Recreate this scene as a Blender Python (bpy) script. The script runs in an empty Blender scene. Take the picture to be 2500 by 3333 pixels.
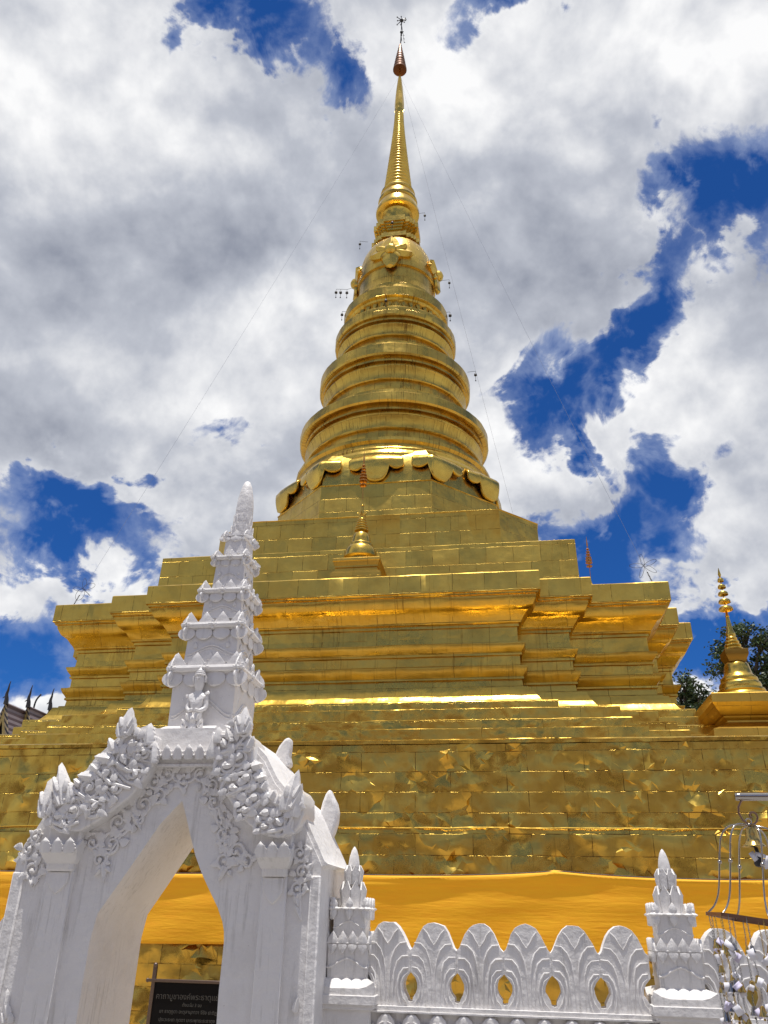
import bpy, bmesh, math, random
from mathutils import Vector, Matrix
random.seed(7)
R = math.radians
sin, cos, pi = math.sin, math.cos, math.pi
S = bpy.context.scene
COL = S.collection

# ------------------------------------------------------------------ camera
EYE = 1.6
PITCH, ROLL, FPX, TH = R(27.1), R(1.22), 2600.0, R(9.35)
cd = bpy.data.cameras.new("camera")
cam = bpy.data.objects.new("camera", cd); COL.objects.link(cam)
cd.sensor_fit = 'VERTICAL'; cd.sensor_height = 36; cd.lens = FPX / 3333 * 36
cd.clip_start = 0.1; cd.clip_end = 5000
cam.matrix_world = Matrix.Translation((0, 0, EYE)) @ Matrix.Rotation(R(90) + PITCH, 4, 'X') @ Matrix.Rotation(ROLL, 4, 'Z')
S.camera = cam

# ------------------------------------------------------------------ light
SUN_ELEV = R(84.5); SUN_AZ = R(180) + TH            # the sun stands high, a little on the viewer's side
sd = bpy.data.lights.new("sun", 'SUN'); sd.energy = 4.4; sd.angle = R(0.55); sd.color = (1, 0.96, 0.9)
sun = bpy.data.objects.new("sun", sd); COL.objects.link(sun)
sdir = Vector((sin(SUN_AZ) * cos(SUN_ELEV), cos(SUN_AZ) * cos(SUN_ELEV), sin(SUN_ELEV)))
sun.rotation_euler = sdir.to_track_quat('Z', 'Y').to_euler(); sun.location = (0, -10, 80)
S.view_settings.view_transform = 'Standard'; S.view_settings.look = 'None'
S.view_settings.exposure = 0.04; S.view_settings.gamma = 1.0; S.view_settings.use_curve_mapping = False
S.cycles.max_bounces = 8; S.cycles.sample_clamp_indirect = 6.0

W = bpy.data.worlds.new("World"); S.world = W; W.use_nodes = True
NT = W.node_tree


class NG:
    """short hand for writing node trees"""
    def __init__(s, nt): s.nt = nt
    def n(s, typ, ins=None, **kw):
        nd = s.nt.nodes.new(typ)
        for k, v in kw.items(): setattr(nd, k, v)
        for k, v in (ins or {}).items():
            sock = nd.inputs[k]
            if isinstance(v, bpy.types.NodeSocket): s.nt.links.new(v, sock)
            else: sock.default_value = v
        return nd
    def math(s, op, a, b=0.0, c=0.0, clamp=False):
        nd = s.n('ShaderNodeMath', {0: a, 1: b, 2: c}, operation=op); nd.use_clamp = clamp
        return nd.outputs[0]
    def vm(s, op, a, b=(0, 0, 0), sc=1.0):
        nd = s.n('ShaderNodeVectorMath', {0: a, 1: b}, operation=op)
        if op == 'SCALE':
            if isinstance(sc, bpy.types.NodeSocket): s.nt.links.new(sc, nd.inputs['Scale'])
            else: nd.inputs['Scale'].default_value = sc
        return nd.outputs[0]
    def noise(s, vec, scale, detail=4, rough=0.5, dist=0.0, typ=None, out=0):
        nd = s.n('ShaderNodeTexNoise', {'Vector': vec, 'Scale': scale, 'Detail': detail, 'Roughness': rough, 'Distortion': dist})
        if typ: nd.noise_type = typ
        return nd.outputs[out]
    def rng(s, v, a, b, c=0.0, d=1.0, smooth=True):
        nd = s.n('ShaderNodeMapRange', {0: v, 1: a, 2: b, 3: c, 4: d}); nd.clamp = True
        if smooth: nd.interpolation_type = 'SMOOTHSTEP'
        return nd.outputs[0]
    def mix(s, f, a, b, mode='MIX'):
        nd = s.n('ShaderNodeMix', data_type='RGBA', blend_type=mode)
        for i, v in ((0, f), (6, a), (7, b)):
            if isinstance(v, bpy.types.NodeSocket): s.nt.links.new(v, nd.inputs[i])
            else: nd.inputs[i].default_value = v if i == 0 else (*v, 1)[:4]
        return nd.outputs[2]


def build_world():
    NT.nodes.clear(); g = NG(NT)
    out = g.n('ShaderNodeOutputWorld'); bg = g.n('ShaderNodeBackground'); bg.inputs[1].default_value = 0.1
    NT.links.new(bg.outputs[0], out.inputs[0])
    sky = g.n('ShaderNodeTexSky'); sky.sky_type = 'NISHITA'; sky.sun_disc = False
    sky.sun_elevation = SUN_ELEV; sky.sun_rotation = SUN_AZ
    sky.air_density = 0.9; sky.dust_density = 0.25; sky.ozone_density = 2.5; sky.altitude = 600
    blue = g.mix(1.0, sky.outputs[0], SKY_TINT, 'MULTIPLY')
    d = g.vm('NORMALIZE', g.n('ShaderNodeTexCoord').outputs['Generated'])
    sp = g.n('ShaderNodeSeparateXYZ', {0: d})
    az = g.math('ARCTAN2', sp.outputs[0], sp.outputs[1]); el = g.math('ARCSINE', sp.outputs[2])
    azs = g.math('MULTIPLY', az, g.math('POWER', g.math('COSINE', el), 0.6))
    p = g.n('ShaderNodeCombineXYZ', {0: azs, 1: el}).outputs[0]          # radians on the sky
    p0 = p
    # ragged edges: push the position about with noise
    w1 = g.vm('SUBTRACT', g.noise(d, 4.2, 5, 0.62, 0.3, out=1), (0.5, 0.5, 0.5))
    w2 = g.vm('SUBTRACT', g.noise(d, 15, 6, 0.65, 0.4, out=1), (0.5, 0.5, 0.5))
    pw = g.vm('ADD', g.vm('ADD', p, g.vm('SCALE', w1, sc=0.36)), g.vm('SCALE', w2, sc=0.11))
    pw = g.vm('MULTIPLY', pw, (1, 1, 0))
    ps = g.vm('MULTIPLY', g.vm('ADD', p, g.vm('SCALE', w1, sc=0.14)), (1, 1, 0))

    def blobs(lst, vec, grow=1.0):
        acc = None
        for (a, e, ra, re, rot, amp) in lst:
            ca = a
            m = g.n('ShaderNodeMapping', {'Vector': vec, 'Location': (R(ca), R(e), 0), 'Rotation': (0, 0, R(rot)), 'Scale': (R(ra) * grow, R(re) * grow, 1)})
            m.vector_type = 'TEXTURE'
            v = g.math('MULTIPLY', g.n('ShaderNodeTexGradient', {0: m.outputs[0]}, gradient_type='SPHERICAL').outputs['Fac'], amp)
            acc = v if acc is None else g.math('MAXIMUM', acc, v)
        return acc
    gap = blobs(GAPS, pw, 1.3)
    fine = g.noise(d, 26, 7, 0.68, 0.5)
    mid = g.noise(d, 7.5, 6, 0.6, 0.4)
    tot = g.math('ADD', g.math('MULTIPLY', gap, 1.12), g.math('MULTIPLY', g.math('SUBTRACT', fine, 0.5), 0.46))
    tot = g.math('ADD', tot, g.math('MULTIPLY', g.math('SUBTRACT', mid, 0.5), 0.30))
    wisp = g.rng(g.noise(g.vm('MULTIPLY', d, (1, 1, 1.7)), 9.5, 6, 0.6, 0.9), 0.50, 0.74)
    tot = g.math('SUBTRACT', tot, g.math('MULTIPLY', wisp, 0.50))
    mask = g.rng(tot, 0.14, 0.46)                                         # 1 = open blue sky
    veil = g.rng(tot, 0.38, 0.86)
    # cloud body: billows lit from above plus broad grey undersides
    up = g.vm('ADD', d, (0.0, -0.012, 0.03))
    b1 = g.math('SUBTRACT', g.noise(d, 4.6, 6, 0.52, 0.1), g.noise(up, 4.6, 6, 0.52, 0.1))
    b2 = g.noise(d, 2.6, 4, 0.5, 0.1)
    b3 = g.math('SUBTRACT', g.noise(d, 13, 6, 0.6, 0.2), g.noise(g.vm('ADD', d, (0.0, -0.006, 0.014)), 13, 6, 0.6, 0.2))
    lum = g.math('ADD', g.math('ADD', 0.70, g.math('MULTIPLY', b3, 0.28)), g.math('MULTIPLY', b1, 1.7))
    lum = g.math('ADD', lum, g.math('MULTIPLY', g.math('SUBTRACT', b2, 0.5), 0.7))
    lum = g.math('ADD', lum, g.math('MULTIPLY', blobs(BRIGHT, ps), 0.85))
    lum = g.math('SUBTRACT', lum, g.math('MULTIPLY', blobs(DARK, ps), 0.85))
    edge = g.rng(gap, 0.0, 0.25, 0.0, 0.05)                              # thin cloud by the gaps glows
    lum = g.math('ADD', lum, edge)
    lum = g.rng(lum, 0.35, 1.02, 0.0, 1.0, False)
    cl = g.n('ShaderNodeValToRGB', {0: lum}); cr = cl.color_ramp
    cr.elements[0].position = 0.0; cr.elements[0].color = (2.9, 3.15, 3.85, 1)
    cr.elements[1].position = 1.0; cr.elements[1].color = (9.5, 9.5, 9.55, 1)
    e = cr.elements.new(0.45); e.color = (5.0, 5.25, 5.9, 1)
    # light blue veil where the cloud thins out
    thin = g.mix(g.rng(g.noise(d, 11, 5, 0.6, 0.6), 0.3, 0.7, 0.12, 0.5), blue, (4.6, 5.4, 7.2))
    c = g.mix(mask, cl.outputs[0], thin); c = g.mix(veil, c, blue)
    NT.links.new(c, bg.inputs[0])


SKY_TINT = (0.15, 0.47, 0.95)
# sky patches: azimuth, elevation, half widths, tilt (degrees), strength
GAPS = [(-22.4, 25.0, 8.3, 3.1, -7, 1.25), (-24.4, 15.0, 6.1, 4.4, 8, 1.1), (-27.1, 17.9, 3.6, 1.9, 10, 0.9), (-13.4, 57.6, 6.6, 2.7, 4, 1.1), (-6.8, 56.1, 3.3, 2.5, -24, 0.7), (8.6, 58.8, 6.3, 1.7, -8, 0.75), (13.4, 57.2, 2.1, 1.3, -12, 0.6), (27.8, 44.0, 4.8, 5.2, -33, 1.08), (24.3, 45.3, 3.5, 2.3, -17, 0.8), (17.8, 38.7, 8.3, 2.7, 32, 1.0), (11.3, 35.9, 4.4, 3.6, -6, 0.85), (14.0, 33.8, 4.6, 1.6, -43, 0.8), (16.0, 25.9, 6.6, 3.6, 4, 1.15), (21.0, 29.2, 3.7, 3.7, 21, 1.1), (23.5, 19.0, 5.8, 2.6, -15, 1.15), (27.2, 29.5, 1.8, 1.7, -13, 0.35), (-9.0, 32.4, 3.9, 1.5, 6, 0.42), (12.4, 22.1, 4.3, 2.1, -4, 0.9), (-16.5, 22.4, 3.8, 1.9, -12, 0.6)] + \
       [(-60, 40, 25, 10, 20, 1.0), (75, 35, 25, 14, -20, 1.0), (172, 42, 30, 16, 10, 1.2), (-150, 60, 30, 14, 0, 1.1), (130, 55, 26, 14, 30, 1.1), (-110, 25, 30, 10, -10, 0.9), (-165, 22, 30, 8, -6, 1.1), (150, 20, 22, 7, 12, 1.0), (178, 28, 75, 16, 0, 0.50), (-125, 40, 40, 16, 20, 0.7), (110, 38, 30, 16, -20, 0.7)]
BRIGHT = [(-22.8, 49.7, 12.6, 7.3, 8, 0.4), (4.1, 55.6, 12.1, 5.6, -3, 0.42), (21.5, 53.6, 10.9, 4.4, -11, 0.42), (22.5, 35.9, 8.1, 6.5, -13, 0.36), (23.6, 24.3, 5.9, 4.0, -9, 0.3), (-7.4, 39.4, 10.0, 4.5, 23, 0.28), (8.0, 30.2, 7.6, 3.7, -3, 0.3), (-21.5, 20.6, 8.3, 2.6, 4, 0.3), (24.3, 14.0, 5.5, 3.8, -5, 0.3), (-12.9, 33.4, 6.8, 2.5, 8, 0.15), (-23.5, 12.4, 2.2, 1.3, 7, 0.5)]
DARK = [(-10.0, 44.7, 12.3, 4.9, 8, 0.36), (11.5, 44.9, 10.3, 6.2, -24, 0.3), (-22.5, 30.1, 10.7, 3.9, 8, 0.3), (20.5, 49.9, 7.5, 3.9, -16, 0.22), (-25.4, 40.9, 7.0, 3.6, 18, 0.14), (4.3, 49.0, 6.3, 3.8, -3, 0.2), (-4.2, 49.2, 7.3, 4.1, 4, 0.2)] + [(180, 60, 60, 30, 0, 0.22)]
build_world()

# ------------------------------------------------------------------ frames of reference
CT, ST = cos(TH), sin(TH)
def site(u, w, z=0.0):                      # the precinct's own axes: u along the white wall, w away from it
    return Vector((u * CT + w * ST, -u * ST + w * CT, z))
GZ = -0.9                                   # courtyard level

def SP(px, py, w):
    """where the sight line of a photo pixel meets the upright plane w = const (used to survey the traced outlines)"""
    X = px - 1250; Y = 1666.5 - py
    a = X * cos(ROLL) - Y * sin(ROLL); b = X * sin(ROLL) + Y * cos(ROLL)
    c, s = cos(PITCH), sin(PITCH)
    d = (a / FPX, c - b / FPX * s, s + b / FPX * c)
    du = d[0] * CT - d[1] * ST; dw = d[0] * ST + d[1] * CT
    t = w / dw
    return (du * t, EYE + d[2] * t)
def Z2(x, y, w): return SP(x / 1.3825, 2300 + y / 1.3825, w)

# ------------------------------------------------------------------ materials
def mat(name):
    m = bpy.data.materials.new(name); m.use_nodes = True; nt = m.node_tree
    return m, NG(nt), nt.nodes['Principled BSDF']
def link(g, o, i): g.nt.links.new(o, i)

def gold(name, pw, ph, big, small, rough, stain=0.35, col=(0.66, 0.45, 0.09), seam=0.006, uv=True, tone=0.2, bigscale=1.0, crease=0.35, drip=0.56):
    m, g, b = mat(name)
    tc = g.n('ShaderNodeTexCoord'); o = tc.outputs['Object']
    b.inputs['Metallic'].default_value = 1.0
    n1 = g.noise(o, 1.25 * bigscale, 2, 0.45, 0.15)
    n2 = g.math('ABSOLUTE', g.math('SUBTRACT', g.noise(o, 1.5 * bigscale, 1, 0.4, 0.2), 0.5))
    n5 = g.math('ABSOLUTE', g.math('SUBTRACT', g.noise(o, 3.1 * bigscale, 1, 0.5, 0.2), 0.5))
    n3 = g.noise(o, 6.5, 3, 0.5, 0.4)
    n4 = g.noise(o, 38, 2, 0.5)
    h = g.math('MULTIPLY', n1, big)
    h = g.math('ADD', h, g.math('MULTIPLY', n2, big * crease))
    h = g.math('ADD', h, g.math('MULTIPLY', n5, big * crease * 0.25))
    h = g.math('ADD', h, g.math('MULTIPLY', n3, small))
    h = g.math('ADD', h, g.math('MULTIPLY', n4, small * 0.05))
    colr = g.mix(g.rng(g.noise(o, 0.9, 4, 0.6), 0.3, 0.75), tuple(c * 1.06 for c in col), (col[0] * 0.86, col[1] * 0.80, col[2] * 0.75))
    mot = g.rng(g.noise(o, 9, 5, 0.7), 0.38, 0.8)
    colr = g.mix(g.math('MULTIPLY', mot, 0.16), colr, (col[0] * 0.62, col[1] * 0.55, col[2] * 0.5))
    ro = g.math('ADD', rough, g.math('MULTIPLY', g.math('SUBTRACT', g.noise(o, 4, 4, 0.6), 0.5), 0.22))
    if uv:
        U = tc.outputs['UV']
        jit = g.vm('SUBTRACT', g.noise(U, 1.3, 3, 0.5, out=1), (0.5, 0.5, 0.5))
        br = g.n('ShaderNodeTexBrick', {'Vector': g.vm('ADD', U, g.vm('SCALE', jit, sc=0.035)), 'Color1': (0, 0, 0, 1), 'Color2': (1, 1, 1, 1), 'Mortar': (0.5, 0.5, 0.5, 1),
                 'Scale': 1.0, 'Mortar Size': seam, 'Mortar Smooth': 0.4, 'Bias': 0.0, 'Brick Width': pw, 'Row Height': ph})
        br.offset = 0.37; br.offset_frequency = 2; br.squash = 1.0
        cellv = g.n('ShaderNodeSeparateColor', {0: br.outputs['Color']}).outputs[0]
        fac = br.outputs['Fac']
        # every sheet sits a little out of true with its neighbours
        lean = g.math('MULTIPLY', g.math('SUBTRACT', cellv, 0.5), 0.010)
        h = g.math('ADD', h, lean)
        broken = g.rng(g.noise(U, 2.1, 4, 0.7), 0.36, 0.6)
        seamm = g.math('MULTIPLY', fac, broken)
        h = g.math('SUBTRACT', h, g.math('MULTIPLY', seamm, 0.006))
        colr = g.mix(g.math('MULTIPLY', g.math('SUBTRACT', 1.0, cellv), tone), colr, (col[0] * 0.6, col[1] * 0.56, col[2] * 0.5))
        colr = g.mix(g.math('MULTIPLY', seamm, 0.85), colr, (0.12, 0.05, 0.015))
        ro = g.math('ADD', ro, g.math('MULTIPLY', g.math('SUBTRACT', cellv, 0.5), 0.10))
        # rain streaks: long down the sheet, narrow across it
        sv = g.vm('MULTIPLY', U, (9.0, 0.5, 1.0))
        st = g.rng(g.noise(sv, 1.6, 5, 0.65), drip, drip + .16)
        st = g.math('MULTIPLY', st, g.rng(g.noise(U, 0.55, 3, 0.6), 0.42, 0.65))
        colr = g.mix(g.math('MULTIPLY', st, stain), colr, (0.16, 0.075, 0.02))
        ro = g.math('ADD', ro, g.math('MULTIPLY', st, 0.2 * stain))
        # pin holes and torn spots
        tear = g.rng(g.noise(g.vm('MULTIPLY', U, (1.0, 2.2, 1.0)), 5.5, 4, 0.75), 0.735, 0.76)
        tear = g.math('MULTIPLY', tear, g.rng(fac, 0.0, 0.1, 0.12, 1.0))
        colr = g.mix(g.math('MULTIPLY', tear, 0.9), colr, (0.05, 0.02, 0.012))
    bp = g.n('ShaderNodeBump', {'Height': h, 'Distance': 1.0, 'Strength': 1.0})
    link(g, bp.outputs[0], b.inputs['Normal']); link(g, colr, b.inputs['Base Color']); link(g, ro, b.inputs['Roughness'])
    return m

GOLD_WALL = gold("crumpled_gilt_sheet", 1.35, 0.47, 0.035, 0.004, 0.30, 0.55, (0.66, 0.46, 0.095), tone=0.35, seam=0.011, bigscale=1.0, crease=0.4)
GOLD_STEP = gold("step_gilt_sheet", 1.6, 0.6, 0.10, 0.005, 0.27, 0.4, tone=0.12)
GOLD_TIER = gold("tier_gilt_sheet", 0.95, 0.62, 0.045, 0.003, 0.36, 0.5, seam=0.010, tone=0.18)
GOLD_MOULD = gold("moulding_gilt_sheet", 1.7, 0.9, 0.055, 0.005, 0.31, 0.7, seam=0.008, tone=0.18, drip=0.53)
GOLD_ROUND = gold("round_gilt_sheet", 0.55, 0.8, 0.040, 0.004, 0.32, 0.85, seam=0.010, tone=0.25, drip=0.49)
GOLD_SMOOTH = gold("smooth_gilt", 1, 1, 0.035, 0.004, 0.27, 0.3, uv=False)
GOLD_DEEP = gold("ochre_gilt", 1.3, 0.5, 0.03, 0.004, 0.42, 0.4, (0.66, 0.42, 0.08))
COPPER = gold("red_copper_filigree", 1, 1, 0.01, 0.01, 0.4, uv=False, col=(0.52, 0.25, 0.07))
UMB = gold("weathered_umbrella_metal", 1, 1, 0.01, 0.012, 0.45, uv=False, col=(0.15, 0.06, 0.025))

def plaster(name, base=(0.79, 0.768, 0.75), rough=0.55, bump=0.009, grime=0.35):
    m, g, b = mat(name); o = g.n('ShaderNodeTexCoord').outputs['Object']
    n = g.noise(o, 14, 5, 0.6); n2 = g.noise(o, 70, 3, 0.6); n3 = g.noise(o, 3.5, 3, 0.5)
    h = g.math('ADD', g.math('MULTIPLY', n, bump), g.math('ADD', g.math('MULTIPLY', n2, bump * 0.22), g.math('MULTIPLY', n3, bump * 1.6)))
    bp = g.n('ShaderNodeBump', {'Height': h, 'Distance': 1.0, 'Strength': 1.0}); link(g, bp.outputs[0], b.inputs['Normal'])
    sv = g.vm('MULTIPLY', o, (20, 20, 1.6))
    st = g.rng(g.noise(sv, 1.5, 4, 0.65), 0.50, 0.68)
    st = g.math('MULTIPLY', st, g.rng(g.noise(o, 2.2, 3, 0.5), 0.42, 0.60))
    pat = g.rng(g.noise(o, 2.8, 5, 0.65), 0.45, 0.72)
    spk = g.rng(g.noise(o, 26, 4, 0.75), 0.69, 0.74)
    c = g.mix(g.math('MULTIPLY', pat, 0.28), base, (base[0] * 0.74, base[1] * 0.725, base[2] * 0.70))
    c = g.mix(g.math('MULTIPLY', st, grime), c, (0.40, 0.38, 0.35))
    c = g.mix(g.math('MULTIPLY', spk, 0.35), c, (0.25, 0.2, 0.17))
    link(g, c, b.inputs['Base Color']); b.inputs['Roughness'].default_value = rough
    return m
WHITE = plaster("white_limewash", grime=0.42)
WHITE_GLOSS = plaster("white_gloss_paint", rough=0.32, bump=0.006, grime=0.35)

def simple(name, col, rough=0.5, metal=0.0, nscale=8, var=0.25, bump=0.0):
    m, g, b = mat(name); o = g.n('ShaderNodeTexCoord').outputs['Object']
    n = g.rng(g.noise(o, nscale, 5, 0.65), 0.3, 0.75)
    c = g.mix(g.math('MULTIPLY', n, var), col, tuple(x * 0.5 for x in col))
    link(g, c, b.inputs['Base Color']); b.inputs['Roughness'].default_value = rough; b.inputs['Metallic'].default_value = metal
    if bump:
        bp = g.n('ShaderNodeBump', {'Height': g.noise(o, nscale * 2, 4, 0.6), 'Distance': bump, 'Strength': 1.0}); link(g, bp.outputs[0], b.inputs['Normal'])
    return m
STEEL = simple("polished_steel", (0.46, 0.42, 0.38), 0.14, 1.0, 20, 0.15)
STEEL_DK = simple("tarnished_rail", (0.30, 0.18, 0.13), 0.35, 1.0, 20, 0.3)
BRASS = simple("brass", (0.58, 0.40, 0.13), 0.22, 1.0, 30, 0.35)
NICKEL = simple("dark_nickel", (0.32, 0.31, 0.30), 0.22, 1.0, 30, 0.3)
IRON = simple("dark_iron", (0.045, 0.045, 0.05), 0.5, 0.6, 20, 0.3)
WIRE = simple("thin_wire", (0.34, 0.34, 0.36), 0.4, 0.8, 5, 0.1)
PAPER = simple("white_paper", (0.80, 0.79, 0.84), 0.7, 0, 30, 0.12)
PAPER_L = simple("lilac_paper", (0.66, 0.62, 0.80), 0.7, 0, 30, 0.12)
GRANITE = simple("black_granite", (0.006, 0.006, 0.007), 0.42, 0, 60, 0.3)
GRANITE.node_tree.nodes["Principled BSDF"].inputs["Specular IOR Level"].default_value = 0.12
LETTER = simple("grey_lettering", (0.085, 0.085, 0.08), 0.6, 0, 40, 0.4)
FRAME = simple("bronze_frame", (0.16, 0.12, 0.10), 0.4, 0.7, 20, 0.3)
BARK = simple("bark", (0.09, 0.07, 0.05), 0.9, 0, 6, 0.5, 0.02)
DARKWOOD = simple("dark_eaves", (0.015, 0.013, 0.014), 0.7, 0, 6, 0.4)
GILTWOOD = simple("faded_gilt_wood", (0.42, 0.33, 0.12), 0.5, 0, 5, 0.4)
BLACKWOOD = simple("black_roof_edge", (0.03, 0.028, 0.03), 0.5, 0, 5, 0.4)

def cloth_mat():
    m, g, b = mat("saffron_cloth"); o = g.n('ShaderNodeTexCoord').outputs['Object']
    n = g.noise(g.vm('MULTIPLY', o, (0.6, 1, 5)), 2.0, 4, 0.6)
    c = g.mix(g.rng(n, 0.35, 0.7), (1.0, 0.51, 0.004), (0.99, 0.46, 0.003))
    link(g, c, b.inputs['Base Color']); b.inputs['Roughness'].default_value = 0.75
    try: b.inputs['Sheen Weight'].default_value = 0.25
    except Exception: pass
    hb = g.math('ADD', g.math('MULTIPLY', g.noise(g.vm('MULTIPLY', o, (1.2, 1, 9)), 1.5, 4, 0.55, 0.3), 0.012), g.math('MULTIPLY', g.noise(o, 260, 1), 0.0006))
    bp = g.n('ShaderNodeBump', {'Height': hb, 'Distance': 1.0, 'Strength': 0.8}); link(g, bp.outputs[0], b.inputs['Normal'])
    return m
CLOTH = cloth_mat()

def roof_mat():
    m, g, b = mat("striped_tile_roof"); o = g.n('ShaderNodeTexCoord').outputs['Object']
    sx = g.n('ShaderNodeSeparateXYZ', {0: o})
    w = g.math('FRACT', g.math('MULTIPLY', sx.outputs[2], 2.6))
    st = g.rng(w, 0.42, 0.58)
    c = g.mix(st, (0.05, 0.034, 0.034), (0.22, 0.19, 0.20))
    c = g.mix(g.math('MULTIPLY', g.noise(o, 3, 5, 0.7), 0.5), c, (0.10, 0.035, 0.03))
    link(g, c, b.inputs['Base Color']); b.inputs['Roughness'].default_value = 0.5
    return m
TILE = roof_mat()
def zebra_mat():
    m, g, b = mat("mosaic_bargeboard"); o = g.n('ShaderNodeTexCoord').outputs['Object']
    sx = g.n('ShaderNodeSeparateXYZ', {0: o})
    st = g.rng(g.math('FRACT', g.math('ADD', g.math('MULTIPLY', sx.outputs[2], 3.2), g.math('MULTIPLY', sx.outputs[0], 4.0))), 0.45, 0.55)
    c = g.mix(st, (0.018, 0.016, 0.02), (0.30, 0.24, 0.15)); link(g, c, b.inputs['Base Color']); b.inputs['Roughness'].default_value = 0.4
    return m
ZEBRA = zebra_mat()
def leaf_mat():
    m, g, b = mat("leaves"); o = g.n('ShaderNodeTexCoord').outputs['Object']
    c = g.mix(g.rng(g.noise(o, 0.9, 4, 0.7), 0.3, 0.7), (0.020, 0.045, 0.012), (0.055, 0.095, 0.022))
    link(g, c, b.inputs['Base Color']); b.inputs['Roughness'].default_value = 0.5
    return m
LEAF = leaf_mat()
def ground_mat(name, c1, c2, mo, dirt, size):
    m, g, b = mat(name); o = g.n('ShaderNodeTexCoord').outputs['Object']
    br = g.n('ShaderNodeTexBrick', {'Vector': o, 'Color1': (*c1, 1), 'Color2': (*c2, 1), 'Mortar': (*mo, 1), 'Scale': 1.0, 'Mortar Size': 0.008, 'Brick Width': size, 'Row Height': size})
    c = g.mix(g.math('MULTIPLY', g.noise(o, 0.7, 5, 0.7), 0.4), br.outputs[0], dirt)
    link(g, c, b.inputs['Base Color']); b.inputs['Roughness'].default_value = 0.7
    return m
PAVING = ground_mat("grey_paving", (0.33, 0.32, 0.31), (0.28, 0.27, 0.265), (0.16, 0.16, 0.16), (0.2, 0.19, 0.18), 0.4)
TERRACOTTA = ground_mat("courtyard_terracotta_tiles", (0.47, 0.37, 0.245), (0.42, 0.32, 0.20), (0.3, 0.26, 0.22), (0.34, 0.27, 0.18), 0.3)

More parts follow.
